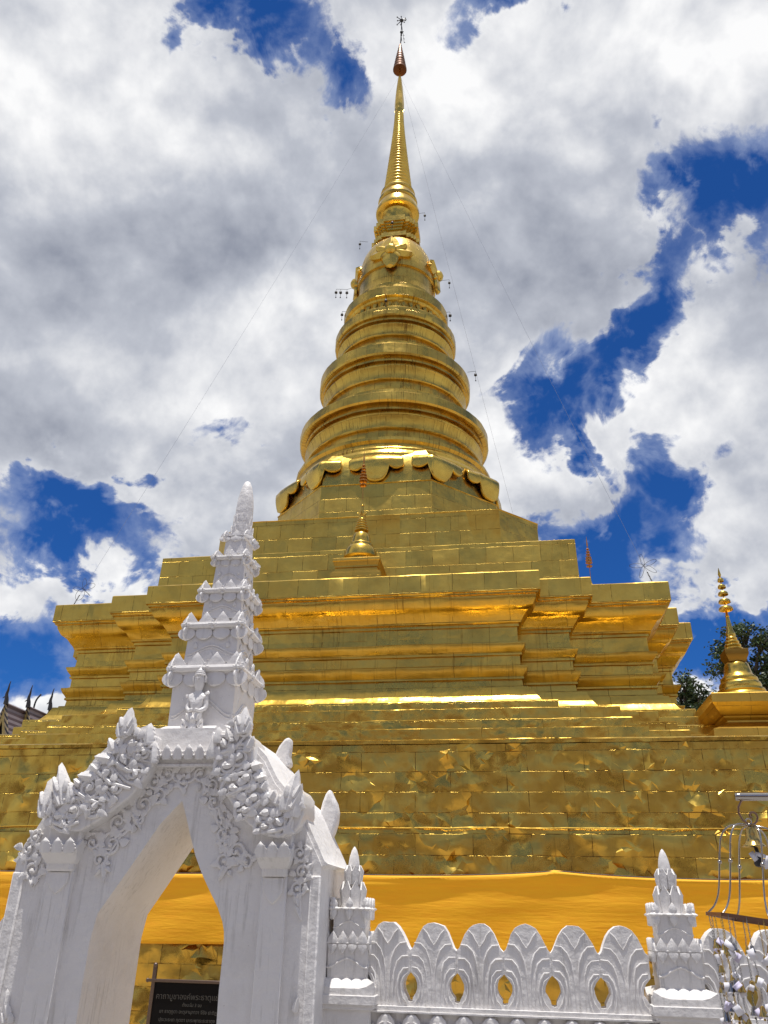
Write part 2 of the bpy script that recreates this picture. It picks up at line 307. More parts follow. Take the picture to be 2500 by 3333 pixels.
# ------------------------------------------------------------------ mesh building
ORIG = {}
class MB:
    def __init__(s): s.v = []; s.f = []; s.uv = {}
    def add(s, vs, fs, uvs=None):
        o = len(s.v); s.v += [tuple(p) for p in vs]
        for i, f in enumerate(fs):
            if uvs: s.uv[len(s.f)] = uvs[i]
            s.f.append(tuple(o + k for k in f))
    def box(s, x0, x1, y0, y1, z0, z1, tx=0.0, ty=0.0):   # tx, ty: taper at the top
        v = [(x0, y0, z0), (x1, y0, z0), (x1, y1, z0), (x0, y1, z0), (x0 + tx, y0 + ty, z1), (x1 - tx, y0 + ty, z1), (x1 - tx, y1 - ty, z1), (x0 + tx, y1 - ty, z1)]
        s.add(v, [(3, 2, 1, 0), (4, 5, 6, 7), (0, 1, 5, 4), (1, 2, 6, 5), (2, 3, 7, 6), (3, 0, 4, 7)])
    def sq(s, u, w, h0, z0, h1, z1):                      # square frustum about (u, w)
        s.add([(u - h0, w - h0, z0), (u + h0, w - h0, z0), (u + h0, w + h0, z0), (u - h0, w + h0, z0), (u - h1, w - h1, z1), (u + h1, w - h1, z1), (u + h1, w + h1, z1), (u - h1, w + h1, z1)],
              [(3, 2, 1, 0), (4, 5, 6, 7), (0, 1, 5, 4), (1, 2, 6, 5), (2, 3, 7, 6), (3, 0, 4, 7)])
    def prism(s, pts, w0, w1):                            # outline in (u, z), from w0 (front) to w1 (back)
        if sum(a[0] * b[1] - b[0] * a[1] for a, b in zip(pts, pts[1:] + pts[:1])) < 0: pts = pts[::-1]
        n = len(pts)
        vs = [(p[0], w0, p[1]) for p in pts] + [(p[0], w1, p[1]) for p in pts]
        s.add(vs, [tuple(range(n)), tuple(range(2 * n - 1, n - 1, -1))] + [(i, n + i, n + (i + 1) % n, (i + 1) % n) for i in range(n)])
    def loops(s, L, cap0=True, cap1=True, close=True):
        n = len(L[0]); vs = [p for l in L for p in l]; fs = []
        for k in range(len(L) - 1):
            for i in range(n if close else n - 1):
                j = (i + 1) % n
                fs.append((k * n + i, k * n + j, (k + 1) * n + j, (k + 1) * n + i))
        if cap0: fs.append(tuple(range(n - 1, -1, -1)))
        if cap1: fs.append(tuple((len(L) - 1) * n + i for i in range(n)))
        s.add(vs, fs)
    def lathe(s, prof, n=64, cx=0, cy=0, cap=True, jit=0.0):
        vs = []; fs = []; uvs = []; acc = 0; V = [0]
        for (a, b) in zip(prof, prof[1:]): acc += math.hypot(b[0] - a[0], b[1] - a[1]); V.append(acc)
        rm = max(r for r, z in prof)
        for r, z in prof:
            for i in range(n): a = 2 * pi * i / n - pi / 2; w_ = r + (random.uniform(-jit, jit) if jit else 0); vs.append((cx + w_ * cos(a), cy + w_ * sin(a), z + (random.uniform(-jit, jit) * .5 if jit else 0)))
        for k in range(len(prof) - 1):
            for i in range(n):
                j = (i + 1) % n
                fs.append((k * n + i, k * n + j, (k + 1) * n + j, (k + 1) * n + i))
                u0, u1 = rm * 2 * pi * i / n, rm * 2 * pi * (i + 1) / n
                z0 = prof[0][1]
                uvs.append([(u0, z0 + V[k]), (u1, z0 + V[k]), (u1, z0 + V[k + 1]), (u0, z0 + V[k + 1])])
        if cap:
            m = len(prof) - 1
            fs.append(tuple(m * n + i for i in range(n))); uvs.append([(vs[m * n + i][0], vs[m * n + i][1]) for i in range(n)])
            fs.append(tuple(range(n - 1, -1, -1))); uvs.append([(vs[i][0], vs[i][1]) for i in range(n - 1, -1, -1)])
        s.add(vs, fs, uvs)
    def tube(s, pts, rad, n=6, cap=True):
        pts = [Vector(p) for p in pts]; m = len(pts)
        rads = rad if isinstance(rad, (list, tuple)) else [rad] * m
        L = []; prev = None
        for i, p in enumerate(pts):
            t = (pts[min(i + 1, m - 1)] - pts[max(i - 1, 0)])
            if t.length < 1e-9: t = Vector((0, 0, 1))
            t.normalize()
            if prev is None:
                a = Vector((0, 1, 0)) if abs(t.y) < 0.9 else Vector((1, 0, 0))
                prev = (a - t * a.dot(t)).normalized()
            else:
                q = prev - t * prev.dot(t)
                prev = q.normalized() if q.length > 1e-6 else prev
            b = t.cross(prev)
            L.append([tuple(p + (prev * cos(2 * pi * k / n) + b * sin(2 * pi * k / n)) * rads[i]) for k in range(n)])
        s.loops(L, cap, cap)
    def ball(s, c, r, n=8, sz=(1, 1, 1)):
        vs = []; fs = []; m = n // 2
        for i in range(1, m):
            t = pi * i / m
            for k in range(n): vs.append((c[0] + r * sz[0] * sin(t) * cos(2 * pi * k / n), c[1] + r * sz[1] * sin(t) * sin(2 * pi * k / n), c[2] - r * sz[2] * cos(t)))
        vs += [(c[0], c[1], c[2] - r * sz[2]), (c[0], c[1], c[2] + r * sz[2])]
        a, b = len(vs) - 2, len(vs) - 1
        for i in range(m - 2):
            for k in range(n): fs.append((i * n + k, i * n + (k + 1) % n, (i + 1) * n + (k + 1) % n, (i + 1) * n + k))
        for k in range(n): fs.append((a, (k + 1) % n, k)); fs.append((b, (m - 2) * n + k, (m - 2) * n + (k + 1) % n))
        s.add(vs, fs)
    def leaf(s, P, up, side, width, h, t=0.02, ridge=0.015, kind='ogive', bend=0.0, curl=0.0):
        """a carved leaf: outline with a raised spine, standing on P, pointing up; side x up gives the back; bend sways the tip sideways, curl leans it outwards"""
        P = Vector(P); up = Vector(up).normalized(); side = Vector(side).normalized(); out = up.cross(side); out.normalize(); out = -out
        if kind == 'ogive': o = [(0, .50), (.18, .52), (.36, .47), (.54, .36), (.72, .22), (.88, .09)]
        elif kind == 'flame': o = [(0, .26), (.12, .42), (.26, .50), (.42, .47), (.58, .36), (.74, .22), (.88, .10)]
        elif kind == 'spade': o = [(0, .46), (.12, .50), (.28, .49), (.5, .36), (.75, .18), (.9, .07)]
        elif kind == 'tri': o = [(0, .5), (.3, .42), (.6, .24), (.85, .09)]
        elif kind == 'serr': o = [(0, .30), (.10, .48), (.20, .42), (.30, .52), (.42, .42), (.50, .46), (.64, .30), (.70, .32), (.86, .12)]
        else: o = [(0, .2), (.15, .42), (.35, .5), (.55, .5), (.75, .40), (.9, .22)]
        def pt(x, y, d): return P + up * (y * h) + side * (x * width + bend * width * y * y) + out * (d + curl * h * y * y)
        n = len(o); vs = []
        for y, x in o: vs += [pt(-x, y, t), pt(0, y, t + ridge), pt(x, y, t), pt(-x, y, 0), pt(x, y, 0)]
        vs.append(pt(0, 1, t * .6)); fs = []; T = n * 5
        for i in range(n - 1):
            a, b = i * 5, i * 5 + 5
            fs += [(a, a + 1, b + 1, b), (a + 1, a + 2, b + 2, b + 1), (a + 3, a, b, b + 3), (a + 2, a + 4, b + 4, b + 2), (a + 4, a + 3, b + 3, b + 4)]
        a = (n - 1) * 5
        fs += [(a, a + 1, T), (a + 1, a + 2, T), (a + 3, a, T), (a + 2, a + 4, T), (a + 4, a + 3, T), (0, 3, 4, 2, 1)]
        s.add(vs, fs)
    def scroll(s, c, r, a0, turns, w, rad, hand=1, n=7, lead=None, steps=22, lift=0.0):
        """a carved spiral in the plane w: from radius r inwards, with an optional lead-in stem"""
        pts = []; rads = []
        if lead:
            e = (c[0] + r * cos(a0), c[1] + r * sin(a0)); t = (-sin(a0) * hand, cos(a0) * hand)
            for k in range(5):
                q = k / 5; ctl = (e[0] - t[0] * r * 1.2, e[1] - t[1] * r * 1.2)
                x = (1 - q) ** 2 * lead[0] + 2 * q * (1 - q) * ctl[0] + q * q * e[0]; z = (1 - q) ** 2 * lead[1] + 2 * q * (1 - q) * ctl[1] + q * q * e[1]
                pts.append((x, w, z)); rads.append(rad * (0.45 + 0.55 * q))
        for k in range(steps):
            q = k / (steps - 1); a = a0 + hand * 2 * pi * turns * q; rr = r * (1 - q) ** 0.8 + r * 0.10
            pts.append((c[0] + rr * cos(a), w - lift * q, c[1] + rr * sin(a))); rads.append(rad * (1 - 0.45 * q))
        s.tube(pts, rads, n)
        s.ball((pts[-1][0], pts[-1][1] - rad * .3, pts[-1][2]), rad * 1.25, 8)
    def build(s, name, material, parent=None, sharp=38, bevel=0.0, uv=False, seg=2):
        o3 = ORIG.get(parent.name, (0, 0, 0)) if parent else (0, 0, 0)
        me = bpy.data.meshes.new(name)
        me.from_pydata([(a - o3[0], b - o3[1], c - o3[2]) for a, b, c in s.v], [], s.f)
        bm = bmesh.new(); bm.from_mesh(me); bm.faces.ensure_lookup_table()
        if not s.uv: bmesh.ops.recalc_face_normals(bm, faces=bm.faces)
        if uv:
            lay = bm.loops.layers.uv.new("UVMap")
            for f in bm.faces:
                pre = s.uv.get(f.index)
                if pre:
                    for l, q in zip(f.loops, pre): l[lay].uv = q
                else:
                    nn = f.normal
                    if abs(nn.z) > 0.985:
                        for l in f.loops: l[lay].uv = (l.vert.co.x, l.vert.co.y)
                    else:
                        t = Vector((-nn.y, nn.x, 0)).normalized(); b = nn.cross(t)
                        for l in f.loops: l[lay].uv = (t.dot(l.vert.co) + 37.3, b.dot(l.vert.co) + 20.11)
        bm.to_mesh(me); bm.free()
        me.shade_smooth(); me.set_sharp_from_angle(angle=R(sharp))
        ob = bpy.data.objects.new(name, me); COL.objects.link(ob)
        me.materials.append(material)
        if parent:
            ob.parent = parent; ORIG[ob.name] = o3
        if bevel:
            md = ob.modifiers.new("bevel", 'BEVEL'); md.width = bevel; md.segments = seg; md.limit_method = 'ANGLE'; md.angle_limit = R(35)
        return ob

def tag(o, label=None, cat=None, group=None, kind=None):
    if label: o['label'] = label
    if cat: o['category'] = cat
    if group: o['group'] = group
    if kind: o['kind'] = kind
    return o
def thing(name, label, cat, u, w, z, group=None):         # an Empty at the thing's base, in the precinct's axes
    o = bpy.data.objects.new(name, None); COL.objects.link(o); o.empty_display_size = 0.2
    o.location = site(u, w, z); o.rotation_euler = (0, 0, -TH); ORIG[o.name] = (u, w, z)
    return tag(o, label, cat, group)
def kids(o): return [c for c in bpy.data.objects if c.parent == o]
def copy_tree(o, parent=None):
    c = o.copy(); COL.objects.link(c); c.parent = parent
    for k in kids(o): copy_tree(k, c)
    return c

# ------------------------------------------------------------------ ground
gm = MB(); gm.box(-400, 400, -400, 600, GZ - 0.5, GZ)
g_ = gm.build("ground", PAVING); tag(g_, kind='structure')
gm = MB(); q = [site(a, b, GZ + .004) for a, b in ((-60, 7.25), (50, 7.25), (50, 75), (-60, 75))]; gm.add([tuple(v) for v in q], [(0, 1, 2, 3)])
g_ = gm.build("courtyard_paving", TERRACOTTA); tag(g_, kind='structure')

# ------------------------------------------------------------------ the gilded stupa
SU, SW = -5.10, 33.62                                    # its axis in the precinct
stupa = thing("stupa", "towering golden stupa clad in gilt sheets, with ringed tiers and needle spire", "stupa", SU, SW, 0)
ORIG[stupa.name] = (0, 0, 0)                             # its parts are written in its own axes

jr = random.Random(91)
def sweep(mb, sec, seg=0.42, amp=0.011):
    """stack outlines of equal count; long edges are cut into short lengths and knocked a little out of true, as hand-beaten sheet is"""
    O0 = [Vector((x, y)) for x, y in sec[0][0]]; n0 = len(O0)
    cuts = [max(1, int((O0[(i + 1) % n0] - O0[i]).length / seg)) for i in range(n0)]
    V = [sec[0][1] + 20.0]
    for (oa, za), (ob, zb) in zip(sec, sec[1:]): V.append(V[-1] + math.hypot(zb - za, (Vector(oa[0]) - Vector(ob[0])).length / 1.414))
    L = []; E = []
    for o, z in sec:
        row = []; er = []
        for i in range(n0):
            a, b = Vector(o[i]), Vector(o[(i + 1) % n0]); t = (b - a).normalized()
            for k in range(cuts[i]):
                q = a.lerp(b, k / cuts[i]); er.append((q, t))
                out = Vector((t.y, -t.x)) * (jr.uniform(-amp, amp) if k else jr.uniform(-amp, amp) * .3)
                row.append((q.x + out.x, q.y + out.y, z + (jr.uniform(-amp, amp) * .55 if k else 0)))
        L.append(row); E.append(er)
    n = len(L[0]); vs = [p for l in L for p in l]; fs = []; uvs = []
    for k in range(len(L) - 1):
        for i in range(n):
            j = (i + 1) % n; t = E[k][i][1]
            fs.append((k * n + i, k * n + j, (k + 1) * n + j, (k + 1) * n + i))
            uvs.append([(t.dot(E[kk][ii][0]) + 37.3, V[kk]) for kk, ii in ((k, i), (k, j), (k + 1, j), (k + 1, i))])
    m_ = len(L) - 1
    fs.append(tuple(range(n - 1, -1, -1))); uvs.append([vs[q][:2] for q in fs[-1]])
    fs.append(tuple(m_ * n + i for i in range(n))); uvs.append([vs[q][:2] for q in fs[-1]])
    mb.add(vs, fs, uvs)
def redent(d, a=6.125, A=11.35, b=7.67, B=10.64, c=10.02):
    q = [(a, A), (a, B), (b, B), (b, c), (c, c), (c, b), (B, b), (B, a), (A, a)]
    q = [(x - d, y - d) for x, y in q]
    pts = []
    # front right, right back, back left, left front
    fr = [(x, -y) for x, y in q]                          # from front bay corner round to the right bay
    pts += fr
    pts += [(-y, x) for x, y in fr]; pts += [(-x, -y) for x, y in fr]; pts += [(y, -x) for x, y in fr]
    return pts
def square(h): return [(h, -h), (h, h), (-h, h), (-h, -h)]
def octo(e, r): return [(e, -r), (r, -e), (r, e), (e, r), (-e, r), (-r, e), (-r, -e), (-e, -r)]

# lower terrace wall, the lower courses a hand's breadth proud of the upper ones, with a turned lip
m = MB(); sweep(m, [(square(13.40), GZ), (square(13.40), 5.50), (square(13.52), 5.515), (square(13.53), 5.60), (square(13.48), 5.63)])
m.build("terrace_core", GOLD_STEP, stupa, uv=True, sharp=25)
import numpy as np
def folded_face(seed, x0, x1, z0, z1, out, lip):
    """one face of the wall as beaten, folded sheets: every sheet bellies a little and carries its own creases"""
    rg = np.random.default_rng(seed); st = 0.045
    nx, nz = int((x1 - x0) / st) + 1, int((z1 - z0) / st) + 1
    X, Z = np.meshgrid(np.linspace(x0, x1, nx), np.linspace(z0, z1, nz), indexing='ij'); D = np.zeros_like(X)
    row = 0; z = math.floor((z0 + 20.05) / .47) * .47 - 20.05
    while z < z1:
        hh = 0.47; x = x0 - rg.uniform(0, 1.3)
        while x < x1:
            ww = rg.uniform(1.0, 1.7); m_ = (X >= x) & (X < x + ww) & (Z >= z) & (Z < z + hh)
            u = (X - x) / ww; v = (Z - z) / hh
            D += m_ * (rg.uniform(.006, .028) * np.sin(np.pi * np.clip(u, 0, 1)) ** .7 * np.sin(np.pi * np.clip(v, 0, 1)) ** .8 + .008 * (1 - v) + rg.uniform(-.004, .004))
            x += ww
        z += hh; row += 1
    n = int((x1 - x0) * (z1 - z0) * 4.6)
    for _ in range(n):                                    # creases: sharp along the fold, fading away from it
        cx, cz = rg.uniform(x0, x1), rg.uniform(z0, z1); a = rg.choice([.45, -.45, .9, -.9, .1, 1.4]) + rg.normal(0, .25); L = rg.uniform(.15, .5); w = rg.uniform(.05, .15); h = rg.choice([-1, 1, 1]) * rg.uniform(.03, .10)
        i0, i1 = np.searchsorted(X[:, 0], [cx - 1.1, cx + 1.1]); j0, j1 = np.searchsorted(Z[0], [cz - 1.1, cz + 1.1])
        xx, zz = X[i0:i1, j0:j1] - cx, Z[i0:i1, j0:j1] - cz
        s_ = xx * math.cos(a) + zz * math.sin(a); t_ = -xx * math.sin(a) + zz * math.cos(a)
        lop = np.where(t_ > 0, w, w * rg.uniform(.35, 1))
        D[i0:i1, j0:j1] += h * np.exp(-np.abs(t_) / lop) * np.clip(1 - (s_ / L) ** 2, 0, 1) ** 1.2
    for _ in range(int(n / 5)):                           # broad dents
        cx, cz = rg.uniform(x0, x1), rg.uniform(z0, z1); rx, rz = rg.uniform(.2, .55), rg.uniform(.12, .3)
        D += -rg.uniform(.02, .065) * np.exp(-((X - cx) / rx) ** 2 - ((Z - cz) / rz) ** 2)
    base = out + (0.055 * (Z < lip))
    edge = np.minimum(1, np.minimum(X - x0, x1 - X) / .2)
    st2 = .12; nx, nz = int((x1 - x0) / st2) + 1, int((z1 - z0) / st2) + 1      # re-cut into the flat facets of crumpled sheet
    Y = base + D * np.clip(edge, 0, 1); xs, zs = X[:, 0], Z[0]
    X2, Z2_ = np.meshgrid(np.linspace(x0, x1, nx), np.linspace(z0, z1, nz), indexing='ij')
    jx = rg.uniform(-.05, .05, X2.shape); jz = rg.uniform(-.05, .05, X2.shape); jx[[0, -1]] = 0; jz[:, [0, -1]] = 0
    lo = np.abs(Z2_ - lip) < .13; jz[lo] = 0
    X2 = X2 + jx; Z2_ = Z2_ + jz
    ii = np.clip(np.round((X2 - x0) / (xs[1] - xs[0])).astype(int), 0, len(xs) - 1); jj = np.clip(np.round((Z2_ - z0) / (zs[1] - zs[0])).astype(int), 0, len(zs) - 1)
    return X2, Z2_, Y[ii, jj] + rg.normal(0, .0035, X2.shape), nx, nz
for side in range(4):
    LIP = 3.545
    X, Z, Y, nx, nz = folded_face(40 + side, -13.5, 13.5, 2.2 if side else GZ, 5.50, 13.48, LIP)
    c, s_ = [(1, 0), (0, 1), (-1, 0), (0, -1)][side]
    P = np.stack([X * c + Y * s_, X * s_ - Y * c, Z], -1).reshape(-1, 3)
    m = MB(); fs = []; uvs = []
    for i in range(nx - 1):
        for j in range(nz - 1):
            k = i * nz + j
            if (i * 7 + j * 13) % 5 < 2: fs += [(k, k + nz, k + nz + 1), (k, k + nz + 1, k + 1)]
            else: fs += [(k, k + nz, k + 1), (k + nz, k + nz + 1, k + 1)]
    uvf = np.stack([X + 40 * side, Z + 20.05], -1).reshape(-1, 2)
    m.add(P.tolist(), fs, [[tuple(uvf[q]) for q in f] for f in fs])
    m.build("folded_sheet_wall", GOLD_WALL, stupa, uv=True, sharp=24)
    m = MB(); rgl = random.Random(side); pts = []
    for k in range(60):
        x = -13.55 + 27.1 * k / 59; y = 13.545 + rgl.uniform(-.012, .012); z = LIP + .03 + rgl.uniform(-.012, .012)
        pts.append((x * c + y * s_, x * s_ - y * c, z))
    m.tube(pts, .015, 6); m.build("turned_lip", GOLD_SMOOTH, stupa)

m = MB(); sweep(m, [(redent(0, 8.5, 12.45, 9.6, 11.9, 11.3), 5.55), (redent(0, 8.5, 12.45, 9.6, 11.9, 11.3), 6.10), (redent(0.03, 8.5, 12.45, 9.6, 11.9, 11.3), 6.12)]); m.build("plinth_course", GOLD_STEP, stupa, uv=True, bevel=.013)
m = MB(); sweep(m, [(redent(0, 8.2, 12.0, 9.4, 11.4, 10.9), 6.08), (redent(0, 8.2, 12.0, 9.4, 11.4, 10.9), 6.43), (redent(0.03, 8.2, 12.0, 9.4, 11.4, 10.9), 6.45)]); m.build("plinth_course", GOLD_STEP, stupa, uv=True, bevel=.013)
m = MB(); sweep(m, [(redent(0, 7.95, 11.75, 9.0, 11.1, 10.35), 6.42), (redent(0, 7.95, 11.75, 9.0, 11.1, 10.35), 6.78), (redent(0.03, 7.95, 11.75, 9.0, 11.1, 10.35), 6.80)]); m.build("plinth_course", GOLD_STEP, stupa, uv=True, bevel=.013)
m = MB()
sweep(m, [(redent(-0.17, 6.2), 6.76), (redent(-0.17, 6.2), 7.03), (redent(-0.15, 6.2), 7.05)]); m.build("plinth_course", GOLD_STEP, stupa, uv=True, bevel=.013)
# redented body: foot, two neck mouldings, frieze, cove and fascia
BODY = [(-0.02, 7.00), (0.08, 7.06), (0.20, 7.16), (0.31, 7.32), (0.39, 7.50), (0.40, 7.56), (0.52, 7.57), (0.53, 7.63), (0.66, 7.66),
        (0.68, 7.84), (0.62, 7.86), (0.62, 7.92), (0.65, 7.93), (0.62, 7.98), (0.55, 8.07), (0.50, 8.18), (0.50, 8.22), (0.62, 8.25),
        (0.70, 8.30), (0.70, 8.56), (0.64, 8.58), (0.64, 8.64), (0.67, 8.65), (0.64, 8.70), (0.57, 8.79), (0.52, 8.89), (0.52, 8.93), (0.63, 8.96)]
BODY = [q for q in BODY]
m = MB(); sweep(m, [(redent(d), z) for d, z in BODY[:9]]); m.build("foot_moulding", GOLD_MOULD, stupa, uv=True)
m = MB(); sweep(m, [(redent(d), z) for d, z in BODY[8:18]]); m.build("neck_moulding", GOLD_MOULD, stupa, uv=True)
m = MB(); sweep(m, [(redent(d), z) for d, z in BODY[17:28] + [(0.72, 9.00), (0.73, 9.16)]]); m.build("neck_moulding", GOLD_MOULD, stupa, uv=True)
m = MB(); sweep(m, [(redent(d), z) for d, z in [(0.73, 9.15), (0.73, 9.44), (0.68, 9.46), (0.68, 9.54), (0.61, 9.56), (0.60, 9.60), (0.575, 9.645), (0.49, 9.755), (0.42, 9.85), (0.36, 9.90), (0.28, 9.94), (0.23, 10.0), (0.18, 10.09), (0.14, 10.17), (0.13, 10.25), (0.07, 10.27), (0.06, 10.33), (0.0, 10.36)]])
m.build("cornice_cove", GOLD_MOULD, stupa, uv=True, sharp=50)
m = MB(); sweep(m, [(redent(0), 10.345), (redent(0), 10.93), (redent(0.03), 10.96)]); m.build("cornice_fascia", GOLD_TIER, stupa, uv=True, bevel=.025)
# upper tiers
m = MB(); sweep(m, [(square(7.62), 10.9), (square(7.60), 12.10), (square(7.63), 12.12), (square(7.60), 13.62), (square(7.55), 13.65)]); m.build("square_tier", GOLD_TIER, stupa, uv=True, bevel=.013)
m = MB(); sweep(m, [(octo(5.06, 6.50), 13.6), (octo(5.03, 6.47), 15.50), (octo(5.05, 6.50), 15.54), (octo(5.0, 6.44), 15.57)]); m.build("chamfered_tier", GOLD_TIER, stupa, uv=True, bevel=.013)
m = MB(); sweep(m, [(octo(2.36, 4.98), 15.5), (octo(2.33, 4.93), 17.82), (octo(2.35, 4.97), 17.86), (octo(2.3, 4.9), 17.89)]); m.build("octagonal_tier", GOLD_TIER, stupa, uv=True, bevel=.013)

# lotus
m = MB(); sweep(m, [(octo(2.30, 4.88), 17.86), (octo(2.28, 4.84), 18.6), (octo(2.22, 4.70), 19.2), (octo(2.05, 4.45), 19.6)]); m.lathe([(4.78, 19.30), (4.80, 19.45), (4.72, 19.62), (4.62, 19.66)], 64); m.build("lotus_drum", GOLD_SMOOTH, stupa, sharp=20)
def roct(a): return min((4.88 if i % 2 == 0 else 5.10) / max(.3, cos(a - i * pi / 4)) for i in range(8))
def petal(k):
    n = 41; nt = 11; vs = []; fs = []
    a0 = -pi / 2 + k * 2 * pi / 12; halfw = 2 * pi / 12 * 0.44
    for i in range(n):
        q = -0.5 + i / (n - 1); x = abs(q)
        if x > 0.235: tm = 0.46 + 0.18 * math.sqrt(max(0, 1 - ((x - 0.37) / 0.140) ** 2))
        else: tm = 0.48 + 0.52 * math.sqrt(max(0, 1 - (x / 0.237) ** 2)) ** 0.75
        for j in range(nt):
            t = tm * j / (nt - 1)
            z = 19.46 - 1.55 * t
            wid_ = 0
            wid = halfw * (0.80 + 0.20 * min(1, t / 0.3)) * 2
            a = a0 + q * wid
            f = sin(min(1, t / .38) * pi / 2); rr = 4.66 * (1 - f) + (roct(a) + .05) * f + .12 * sin(pi * min(1, t / .85)) ** .8 + .10 * (1 - (2 * q) ** 2) * f - .05 * max(0, t - .8)
            # the two middle sheets meet in a soft fold
            rr += -0.05 * abs(q) * 2
            vs.append((rr * cos(a), rr * sin(a), z))
    for i in range(n - 1):
        for j in range(nt - 1): fs.append((i * nt + j, i * nt + j + 1, (i + 1) * nt + j + 1, (i + 1) * nt + j))
    mb = MB(); mb.add(vs, fs); o = mb.build("lotus_petal", GOLD_SMOOTH, stupa, sharp=60)
    md = o.modifiers.new("thickness", 'SOLIDIFY'); md.thickness = 0.11; md.offset = -1 if True else 0
    return o
PETALS = [petal(k) for k in range(12)]
for o in PETALS:                                          # make sure the thickness grows inwards
    v = o.data.polygons[len(o.data.polygons) // 2]; c = v.center
    if Vector((c.x, c.y, 0)).dot(v.normal) < 0: o.data.flip_normals()

def ringtier(r, zb, znk, zc, zf, zt, nxt, znext):
    """one round tier: torus, neck, mouldings, flaring cove, fascia, sloping top"""
    k = r * 0.895; h = zf - zc
    return [(r * .985, zb), (r * 1.01, zb + (znk - zb) * .22), (r * 1.01, zb + (znk - zb) * .5), (r * .95, zb + (znk - zb) * .72), (r * .955, zb + (znk - zb) * .8), (k + .02, znk - .03), (k, znk),
            (k - .01, zc - .16), (k + .10, zc - .15), (k + .14, zc - .11), (k + .14, zc - .03), (k + .02, zc), (k + .02, zc + h * .10), (k + .05, zc + h * .22), (k + .10, zc + h * .36), (k + .17, zc + h * .47), (k + .19, zc + h * .50),
            (k + .19, zc + h * .54), (k + .08, zc + h * .56), (k + .08, zc + h * .66), (k + .25, zc + h * .69), (k + .25, zc + h * .77), (k + .18, zc + h * .79), (k + .18, zc + h * .90), (r * .985, zc + h * .93), (r, zf), (r, zt), (r * .985, zt + .06), (nxt, znext)]
m = MB(); m.lathe([(4.66, 19.6), (4.70, 19.75), (4.62, 19.92), (4.62, 20.0)] + ringtier(4.66, 20.02, 20.55, 21.15, 22.28, 22.68, 3.80, 23.10), 96, jit=.010); m.build("ring_tier", GOLD_ROUND, stupa, uv=True, sharp=30)
m = MB(); m.lathe(ringtier(3.86, 23.08, 23.72, 24.35, 25.55, 26.08, 3.16, 26.42), 96, jit=.010); m.build("ring_tier", GOLD_ROUND, stupa, uv=True, sharp=30)
m = MB(); m.lathe(ringtier(3.20, 26.40, 26.98, 27.45, 28.48, 28.92, 2.72, 29.12), 96, jit=.010); m.build("ring_tier", GOLD_ROUND, stupa, uv=True, sharp=30)
m = MB(); m.lathe([(2.74, 29.10), (2.74, 29.22), (2.52, 29.30), (2.50, 29.80), (2.62, 29.88), (2.66, 29.98), (2.80, 30.05), (2.82, 30.60), (2.76, 30.66), (2.38, 30.95), (2.36, 31.15), (2.26, 31.22), (2.25, 31.42), (2.14, 31.5)], 96, jit=.010); m.build("leaf_band_tier", GOLD_ROUND, stupa, uv=True, sharp=30)
m = MB()
for k in range(40):
    a = 2 * pi * k / 40
    m.leaf((2.50 * cos(a), 2.50 * sin(a), 29.82), (cos(a) * .12, sin(a) * .12, -1), (sin(a), -cos(a), 0), .36, .46, .04, .07, 'tri')
m.build("hanging_leaf_band", GOLD_SMOOTH, stupa)
# bell
m = MB(); m.lathe([(2.16, 31.45), (2.12, 31.65), (2.09, 32.0), (2.08, 32.72), (2.18, 32.75), (2.18, 32.92), (2.13, 33.5), (2.03, 34.15), (1.88, 34.7), (1.68, 35.15), (1.45, 35.45), (1.28, 35.6), (1.22, 35.65), (1.20, 35.75)], 80, jit=.007)
bell = m.build("bell_dome", GOLD_ROUND, stupa, uv=True, sharp=30)
for q in range(4):
    th = -pi / 2 + q * pi / 2; c = Vector((2.12 * cos(th), 2.16 * sin(th), 33.62)); s_ = Vector((-sin(th), cos(th), 0)); up = Vector((-.05 * cos(th), -.05 * sin(th), 1))
    m = MB()
    for (ang, L, wd) in ((180, 1.30, .86), (0, 1.25, .84), (98, 1.25, .62), (-98, 1.25, .62), (62, 1.0, .46), (-62, 1.0, .46), (138, .78, .5), (-138, .78, .5)):
        a = R(ang); d = up * cos(a) + s_ * sin(a); sd_ = s_ * cos(a) - up * sin(a)
        out = Vector((cos(th), sin(th), 0)); P = c + out * (0.02 if abs(ang) not in (135, 58) else -.04)
        m.leaf(P, d - out * (0.26 * abs(sin(a)) ** 2 + (0.18 if ang == 0 else 0)), sd_, wd, L, .13, .13, 'leafy')
    m.ball(c + Vector((cos(th), sin(th), 0)) * .18, .34, 12)
    m.build("flower_ornament", GOLD_SMOOTH, stupa, sharp=25)
# harmika
AMP0 = 0.0
m = MB(); kw = dict(a=.62, A=1.28, b=.86, B=1.10, c=.98)
sweep(m, [(redent(d, **kw), z) for d, z in [(-.08, 35.65), (-.08, 35.95), (.0, 36.0), (.12, 36.08), (.28, 36.15), (.28, 36.4), (.20, 36.43), (.20, 36.58), (.14, 36.60), (.14, 36.75), (.07, 36.77), (.07, 36.92), (.0, 36.94), (.0, 37.32), (.06, 37.36)]], amp=.004)
m.build("harmika", GOLD_SMOOTH, stupa, sharp=25)
pr = [(0.82, 37.3), (0.80, 37.7), (0.82, 38.35), (0.9, 38.5), (1.18, 38.55), (1.27, 38.62), (1.28, 38.8), (1.24, 38.92), (1.17, 39.2), (1.10, 39.42), (1.16, 39.48), (1.17, 39.62), (1.12, 39.72), (1.04, 40.0), (0.98, 40.14), (1.03, 40.2), (1.03, 40.32), (0.97, 40.42), (0.86, 40.6)]
m = MB(); m.lathe(pr, 64); m.build("spire_base", GOLD_SMOOTH, stupa, sharp=30)
pr = []; z = 40.55; n = 30
